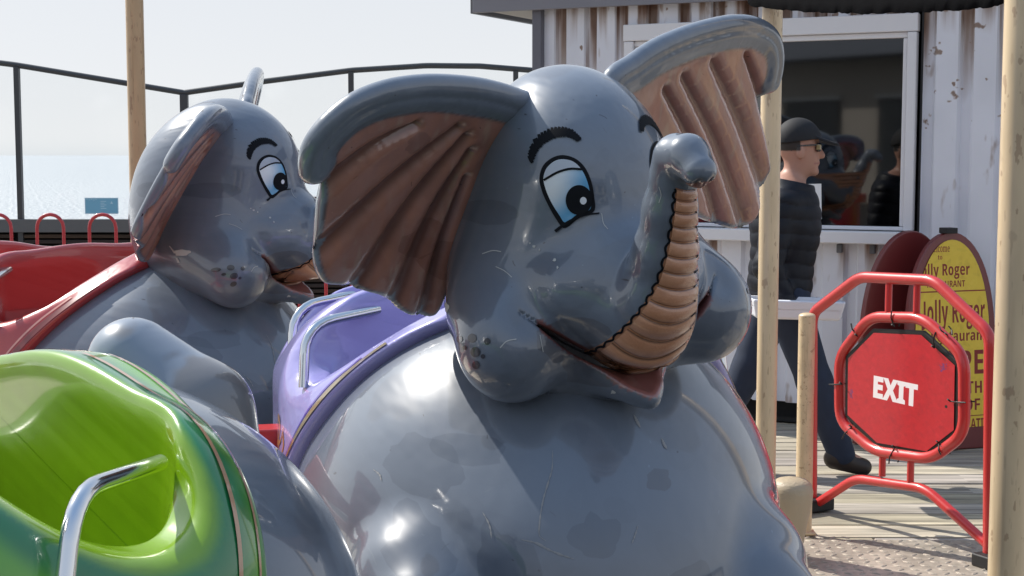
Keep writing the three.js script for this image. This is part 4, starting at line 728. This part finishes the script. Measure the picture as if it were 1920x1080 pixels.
// ------------------------------------------------------------------ ride centre: hub and arms
{
  const C = V(-2.25, 0, -3.75), hub = thing('ride_hub', 'red steel hub with arms that carry the elephant cars', 'ride hub', C);
  part('column', cyl(0.3, 1.1, 0, 0.0, 0, 32), M.redpaint, hub); part('cap', cyl(0.36, 0.08, 0, 1.101, 0, 32), M.redpaint, hub); part('base_ring', cyl(0.55, 0.06, 0, 0.012, 0, 32), M.redpaint, hub);
  for (const [c, z, y] of [[car1, -0.62, 0.8], [car2, -0.5, 0.6], [car3, -0.55, 0.5]]) {
    const p = V(0, 0, z).applyAxisAngle(V(0, 1, 0), c.rotation.y).add(c.position); const d = V(p.x - C.x, 0, p.z - C.z), L = d.length(); const a = part('arm', box(L, 0.1, 0.09, 0.28 + (L - 0.3) / 2, 0, 0, 0.006), M.redpaint, hub); a.position.y = y - 0.05; a.rotation.y = Math.atan2(-d.z, d.x);
    a.scale.x = (L - 0.3) / L; a.position.x = 0; a.userData.label = 'red box section arm';
  }
}

// ------------------------------------------------------------------ man walking past the hut
{
  const foot = PG(1602, 886), D = -foot.z, q = (px, py, z = 0) => { const p = PP(px, py, V(0, 0, -D + z), V(0, 0, 1)); return [p.x, p.y, z]; };
  const t = thing('person', 'man in black cap, sunglasses, dark puffer jacket and jeans carrying a white tray', 'person', V(0, 0, 0));
  const O = V(0, 0, -D);
  const hip = q(1462, 545), chest = q(1472, 420), neck = q(1487, 345), head = q(1500, 283), shN = q(1468, 385, 0.17), shF = q(1474, 383, -0.17);
  const kneeF = q(1527, 715, 0.07), ankF = q(1578, 852, 0.07), toeF = q(1622, 874, 0.07), kneeB = q(1405, 690, -0.08), ankB = q(1338, 815, -0.08), toeB = q(1352, 862, -0.08);
  const elN = q(1440, 500, 0.24), haN = q(1476, 584, 0.2), elF = q(1450, 500, -0.24), haF = q(1500, 565, -0.14);
  const hipN = [hip[0], hip[1], 0.09], hipF = [hip[0], hip[1], -0.09];
  const legs = (x, y, z, g) => { let d = cap(x, y, z, hipN, kneeF, 0.09 + g, 0.062 + g); d = smin(d, cap(x, y, z, kneeF, ankF, 0.062 + g, 0.043 + g), 0.03); let e = cap(x, y, z, hipF, kneeB, 0.09 + g, 0.062 + g); e = smin(e, cap(x, y, z, kneeB, ankB, 0.062 + g, 0.043 + g), 0.03); return smin(d, e, 0.03); };
  const arms = (x, y, z, g) => { let d = smin(cap(x, y, z, shN, elN, 0.055 + g, 0.042 + g), cap(x, y, z, elN, haN, 0.042 + g, 0.03 + g), 0.02); return min(d, smin(cap(x, y, z, shF, elF, 0.055 + g, 0.042 + g), cap(x, y, z, elF, haF, 0.042 + g, 0.03 + g), 0.02)); };
  const trunk = (x, y, z, g) => { let d = ell(x, y, z, chest[0], chest[1], 0, 0.135 + g, 0.25 + g, 0.19 + g); d = smin(d, ell(x, y, z, hip[0], hip[1] + 0.05, 0, 0.12 + g, 0.2 + g, 0.165 + g), 0.06); return d; };
  const skull = (x, y, z) => {
    const hx = head[0], hy = head[1]; let d = ell(x, y, z, hx - 0.008, hy + 0.035, 0, 0.098, 0.105, 0.077); d = smin(d, ell(x, y, z, hx + 0.022, hy - 0.045, 0, 0.068, 0.078, 0.056), 0.03);
    d = smin(d, cap(x, y, z, [hx + 0.085, hy + 0.02, 0], [hx + 0.105, hy - 0.022, 0], 0.011, 0.016), 0.016);       // nose
    d = smin(d, ell(x, y, z, hx + 0.083, hy - 0.058, 0, 0.012, 0.012, 0.022), 0.012); d = smin(d, ell(x, y, z, hx + 0.07, hy - 0.1, 0, 0.022, 0.02, 0.025), 0.02);
    d = smin(d, ell(x, y, abs(z), hx - 0.012, hy - 0.005, 0.078, 0.02, 0.034, 0.01), 0.008); return smin(d, cap(x, y, z, [neck[0] - 0.01, neck[1] - 0.03, 0], [hx - 0.01, hy - 0.04, 0], 0.06, 0.055), 0.03);
  };
  const hand = (x, y, z, h, s) => { let d = ell(x, y, z, h[0] + 0.03, h[1] - 0.008, h[2], 0.045, 0.02, 0.034); for (let k = 0; k < 4; k++) { const zz = h[2] + (k - 1.5) * 0.018; d = smin(d, min(cap(x, y, z, [h[0] + 0.055, h[1] - 0.012, zz], [h[0] + 0.088 - 0.006 * abs(k - 1.4), h[1] - 0.006, zz], 0.0095, 0.0085), cap(x, y, z, [h[0] + 0.088 - 0.006 * abs(k - 1.4), h[1] - 0.006, zz], [h[0] + 0.096 - 0.006 * abs(k - 1.4), h[1] + 0.014, zz], 0.0085, 0.0075)), 0.004); } return smin(d, cap(x, y, z, [h[0] + 0.015, h[1] + 0.0, h[2] + s * 0.03], [h[0] + 0.05, h[1] + 0.03, h[2] + s * 0.045], 0.0115, 0.009), 0.008); };
  const bodyP = (x, y, z) => { let d = smin(trunk(x, y, z, 0), legs(x, y, z, 0), 0.04); d = smin(d, arms(x, y, z, 0), 0.03); d = smin(d, skull(x, y, z), 0.03); d = min(d, hand(x, y, z, haN, 1), hand(x, y, z, haF, -1)); return min(d, cap(x, y, z, ankF, toeF, 0.035, 0.03), cap(x, y, z, ankB, toeB, 0.035, 0.03)); };
  const xs = [hip, chest, head, kneeF, toeF, ankB, elN, haN].map((p) => p[0]), x0 = min(...xs) - 0.16, x1 = max(...xs) + 0.18;
  const add = (n, f, lo, hi, h, c, m) => { const g = sdfMesh(f, lo, hi, h, c); g.translate(0, 0, -D); return g; };
  const skinC = (x, y, z) => { const lip = abs(y - (head[1] - 0.058)) < 0.006 && x > head[0] + 0.06; const hair = y > head[1] + 0.0 && x < head[0] - 0.01; return hair ? [0.03, 0.022, 0.018] : lip ? [0.36, 0.15, 0.13] : mul3([0.47, 0.25, 0.18], 0.9 + 0.2 * fbm(x * 30, y * 30, z * 30, 2)); };
  const b = part('body', add('b', bodyP, [x0, 0, -0.36], [x1, 1.85, 0.36], 0.008, skinC), mat({ vertexColors: true, roughness: 0.5 }), t);
  const jk = (x, y, z) => {
    let d = smin(trunk(x, y, z, 0.035), arms(x, y, z, 0.026), 0.035); d = smin(d, cap(x, y, z, [neck[0] - 0.012, neck[1] - 0.06, 0], [neck[0] - 0.012, neck[1] - 0.005, 0], 0.088, 0.078), 0.03);
    d -= (0.004 + 0.006 * fbm(x * 12, y * 6, z * 12, 3)) * Math.pow(abs(sin(y * PI / 0.07 + 0.5 * sin(x * 9) + 1.6 * fbm(x * 7, y * 4, z * 7, 2))), 0.6) - 0.004 + 0.008 * (fbm(x * 9, y * 9, z * 9, 3) - 0.45); d = max(d, (hip[1] - 0.10) - y, y - (neck[1] + 0.012 + 0.2 * (x - neck[0]) * -1)); return max(d, min(haN[1] - y + 0.025, 0.03 + haN[0] - x) * 0 - 9);
  };
  const cuff = (x, y, z) => max(jk(x, y, z), 0.058 - Math.hypot(x - haN[0] - 0.03, y - haN[1], z - haN[2]), 0.058 - Math.hypot(x - haF[0] - 0.03, y - haF[1], z - haF[2]));
  part('puffer_jacket', add('j', cuff, [x0, 0.55, -0.42], [x1, 1.62, 0.42], 0.009, (x, y, z) => { const open = x > chest[0] + 0.125 && abs(z - 0.03) < 0.02; return open ? [0.02, 0.12, 0.12] : [0.008, 0.0095, 0.015]; }), mat({ vertexColors: true, roughness: 0.5, specularIntensity: 0.5 }), b);
  const tr = (x, y, z) => { let d = smin(legs(x, y, z, 0.022), ell(x, y, z, hip[0], hip[1] + 0.02, 0, 0.145, 0.15, 0.18), 0.04); d += 0.004 * (fbm(x * 14, y * 9, z * 14, 3) - 0.5); return max(d, y - (hip[1] + 0.12)); };
  part('jeans', add('t', tr, [x0, 0.02, -0.36], [x1, 1.1, 0.36], 0.009, (x, y, z) => mul3([0.018, 0.028, 0.055], 0.7 + 0.6 * fbm(x * 25, y * 12, z * 25, 3))), mat({ vertexColors: true, roughness: 0.85 }), b);
  for (const [a, c] of [[ankF, toeF], [ankB, toeB]]) {
    const sole = min(a[1], c[1]) - 0.045; const f = (x, y, z) => { let d = smin(cap(x, y, z, [a[0] - 0.035, a[1] - 0.02, a[2]], [c[0] - 0.01, c[1] - 0.004, c[2]], 0.052, 0.042), cap(x, y, z, a, [a[0] - 0.01, a[1] + 0.05, a[2]], 0.05, 0.048), 0.03); return d; };
    const fy = a === ankF ? 0.004 : -9; const ff = (x, y, z) => max(f(x, y, z), fy - y);
    part('shoe', add('s', ff, [a[0] - 0.14, -0.03, a[2] - 0.12], [c[0] + 0.1, a[1] + 0.16, a[2] + 0.12], 0.007, (x, y, z) => y < 0.028 && a === ankF ? [0.012, 0.01, 0.01] : [0.028, 0.018, 0.013]), mat({ vertexColors: true, roughness: 0.5 }), b);
  }
  const hx = head[0], hy = head[1];
  const capF = (x, y, z) => { let d = max(ell(x, y, z, hx - 0.01, hy + 0.045, 0, 0.113, 0.115, 0.092), (hy + 0.048 + 0.12 * (x - hx)) - y); const br = max(abs(y - (hy + 0.062 - 0.35 * (x - hx - 0.09) - 1.4 * z * z)) - 0.006, Math.hypot((x - hx - 0.1) / 1.05, z) - 0.082, hx + 0.06 - x); return smin(d, br, 0.008); };
  part('cap', add('c', capF, [hx - 0.15, hy - 0.02, -0.12], [hx + 0.22, hy + 0.2, 0.12], 0.0055, null), mat({ color: lin(0.012, 0.012, 0.014), roughness: 0.75 }), b);
  const lens = [hx + 0.066, hy + 0.017]; const gf = (x, y, z) => { const az = abs(z); let d = max(rbox(x, y, az, lens[0] + 0.012, lens[1], 0.036, 0.014, 0.022, 0.03, 0.012), -skull(x, y, z) - 0.004); d = min(d, cap(x, y, az, [lens[0], lens[1] + 0.012, 0.068], [hx - 0.02, lens[1] + 0.006, 0.083], 0.004, 0.004)); return min(d, cap(x, y, z, [lens[0] + 0.024, lens[1] + 0.01, -0.02], [lens[0] + 0.024, lens[1] + 0.01, 0.02], 0.004, 0.004)); };
  part('sunglasses', add('g', gf, [hx - 0.06, hy - 0.05, -0.12], [hx + 0.14, hy + 0.08, 0.12], 0.004, (x, y, z) => abs(y - lens[1]) < 0.013 && x > lens[0] ? [0.30, 0.22, 0.09] : [0.01, 0.01, 0.01]), mat({ vertexColors: true, roughness: 0.12, clearcoat: 1 }), b);
  // the tray he carries
  const c0 = q(1470, 566); const g = new THREE.Group(); const tray = thing('food_tray', 'white foam food tray held by the walking man', 'tray', V(c0[0], c0[1], -D + 0.29));
  const wm = mat({ color: lin(0.72, 0.73, 0.78), roughness: 0.55 }), W = 0.39, Dp = 0.17, Hh = 0.095;
  const trayF = (x, y, z) => { const k = (y + 0.05) * 0.22; let d = rbox(x, y, z, 0, 0, 0, W / 2 + k, Hh / 2, Dp / 2 + k, 0.015); return smax(d, -rbox(x, y, z, 0, 0.02, 0, W / 2 - 0.008 + k, Hh / 2, Dp / 2 - 0.008 + k, 0.015), 0.004); };
  part('base', sdfMesh(trayF, [-0.25, -0.07, -0.17], [0.25, 0.07, 0.17], 0.007, null), wm, tray); tray.rotation.z = -0.03;
}

// ------------------------------------------------------------------ what the glossy cars and the hut window mirror: pier buildings and globe lamps behind the camera
{
  const b = thing('pier_pavilion', 'long cream pier pavilion with grey roof behind the viewer', 'building', V(-6, 0, 26));
  part('wall', box(44, 4.6, 6, 0, 2.3, 0), mat({ color: lin(0.42, 0.38, 0.33), roughness: 0.8 }), b);
  const rs = new THREE.Shape(); rs.moveTo(-4, 4.61); rs.lineTo(0, 6.9); rs.lineTo(4, 4.61); const rg = new THREE.ExtrudeGeometry(rs, { depth: 45, bevelEnabled: false }); rg.rotateY(PI / 2); rg.translate(-22.5, 0, 0); part('roof', rg, mat({ color: lin(0.10, 0.11, 0.13), roughness: 0.7 }), b);
  for (let i = 0; i < 11; i++) { const w = part('window', box(2.4, 2.6, 0.12, -20 + i * 4, 2.0, -3.03, 0.02), mat({ color: lin(0.03, 0.035, 0.04), roughness: 0.15 }), b); part('frame', box(2.6, 0.12, 0.2, -20 + i * 4, 3.37, -3.04, 0.02), mat({ color: lin(0.6, 0.6, 0.58), roughness: 0.6 }), w); }
  let li = 0; for (const [x, z] of [[-9.5, 12], [-4.6, 6.4], [-6.5, 8.6]]) {
    const l = thing('globe_lamp', ['lamp post with white globe standing farthest from the hut', 'lamp post with white globe standing nearest the hut', 'lamp post with white globe standing between two others'][li++], 'lamp post', V(x, 0, z), 'globe lamps behind the viewer');
    part('post', cyl(0.06, 2.5, 0, 0, 0, 20, 0.04), M.darkmetal, l); part('base', cyl(0.14, 0.3, 0, 0.005, 0, 20, 0.08), M.darkmetal, l); const s = new THREE.SphereGeometry(0.24, 32, 20); s.translate(0, 2.7, 0); part('globe', s, mat({ color: lin(0.75, 0.75, 0.72), roughness: 0.25 }), l);
  }
}

scene.traverse((o) => { if (o.isMesh) o.castShadow = o.receiveShadow = true; });
renderer.render(scene, camera);
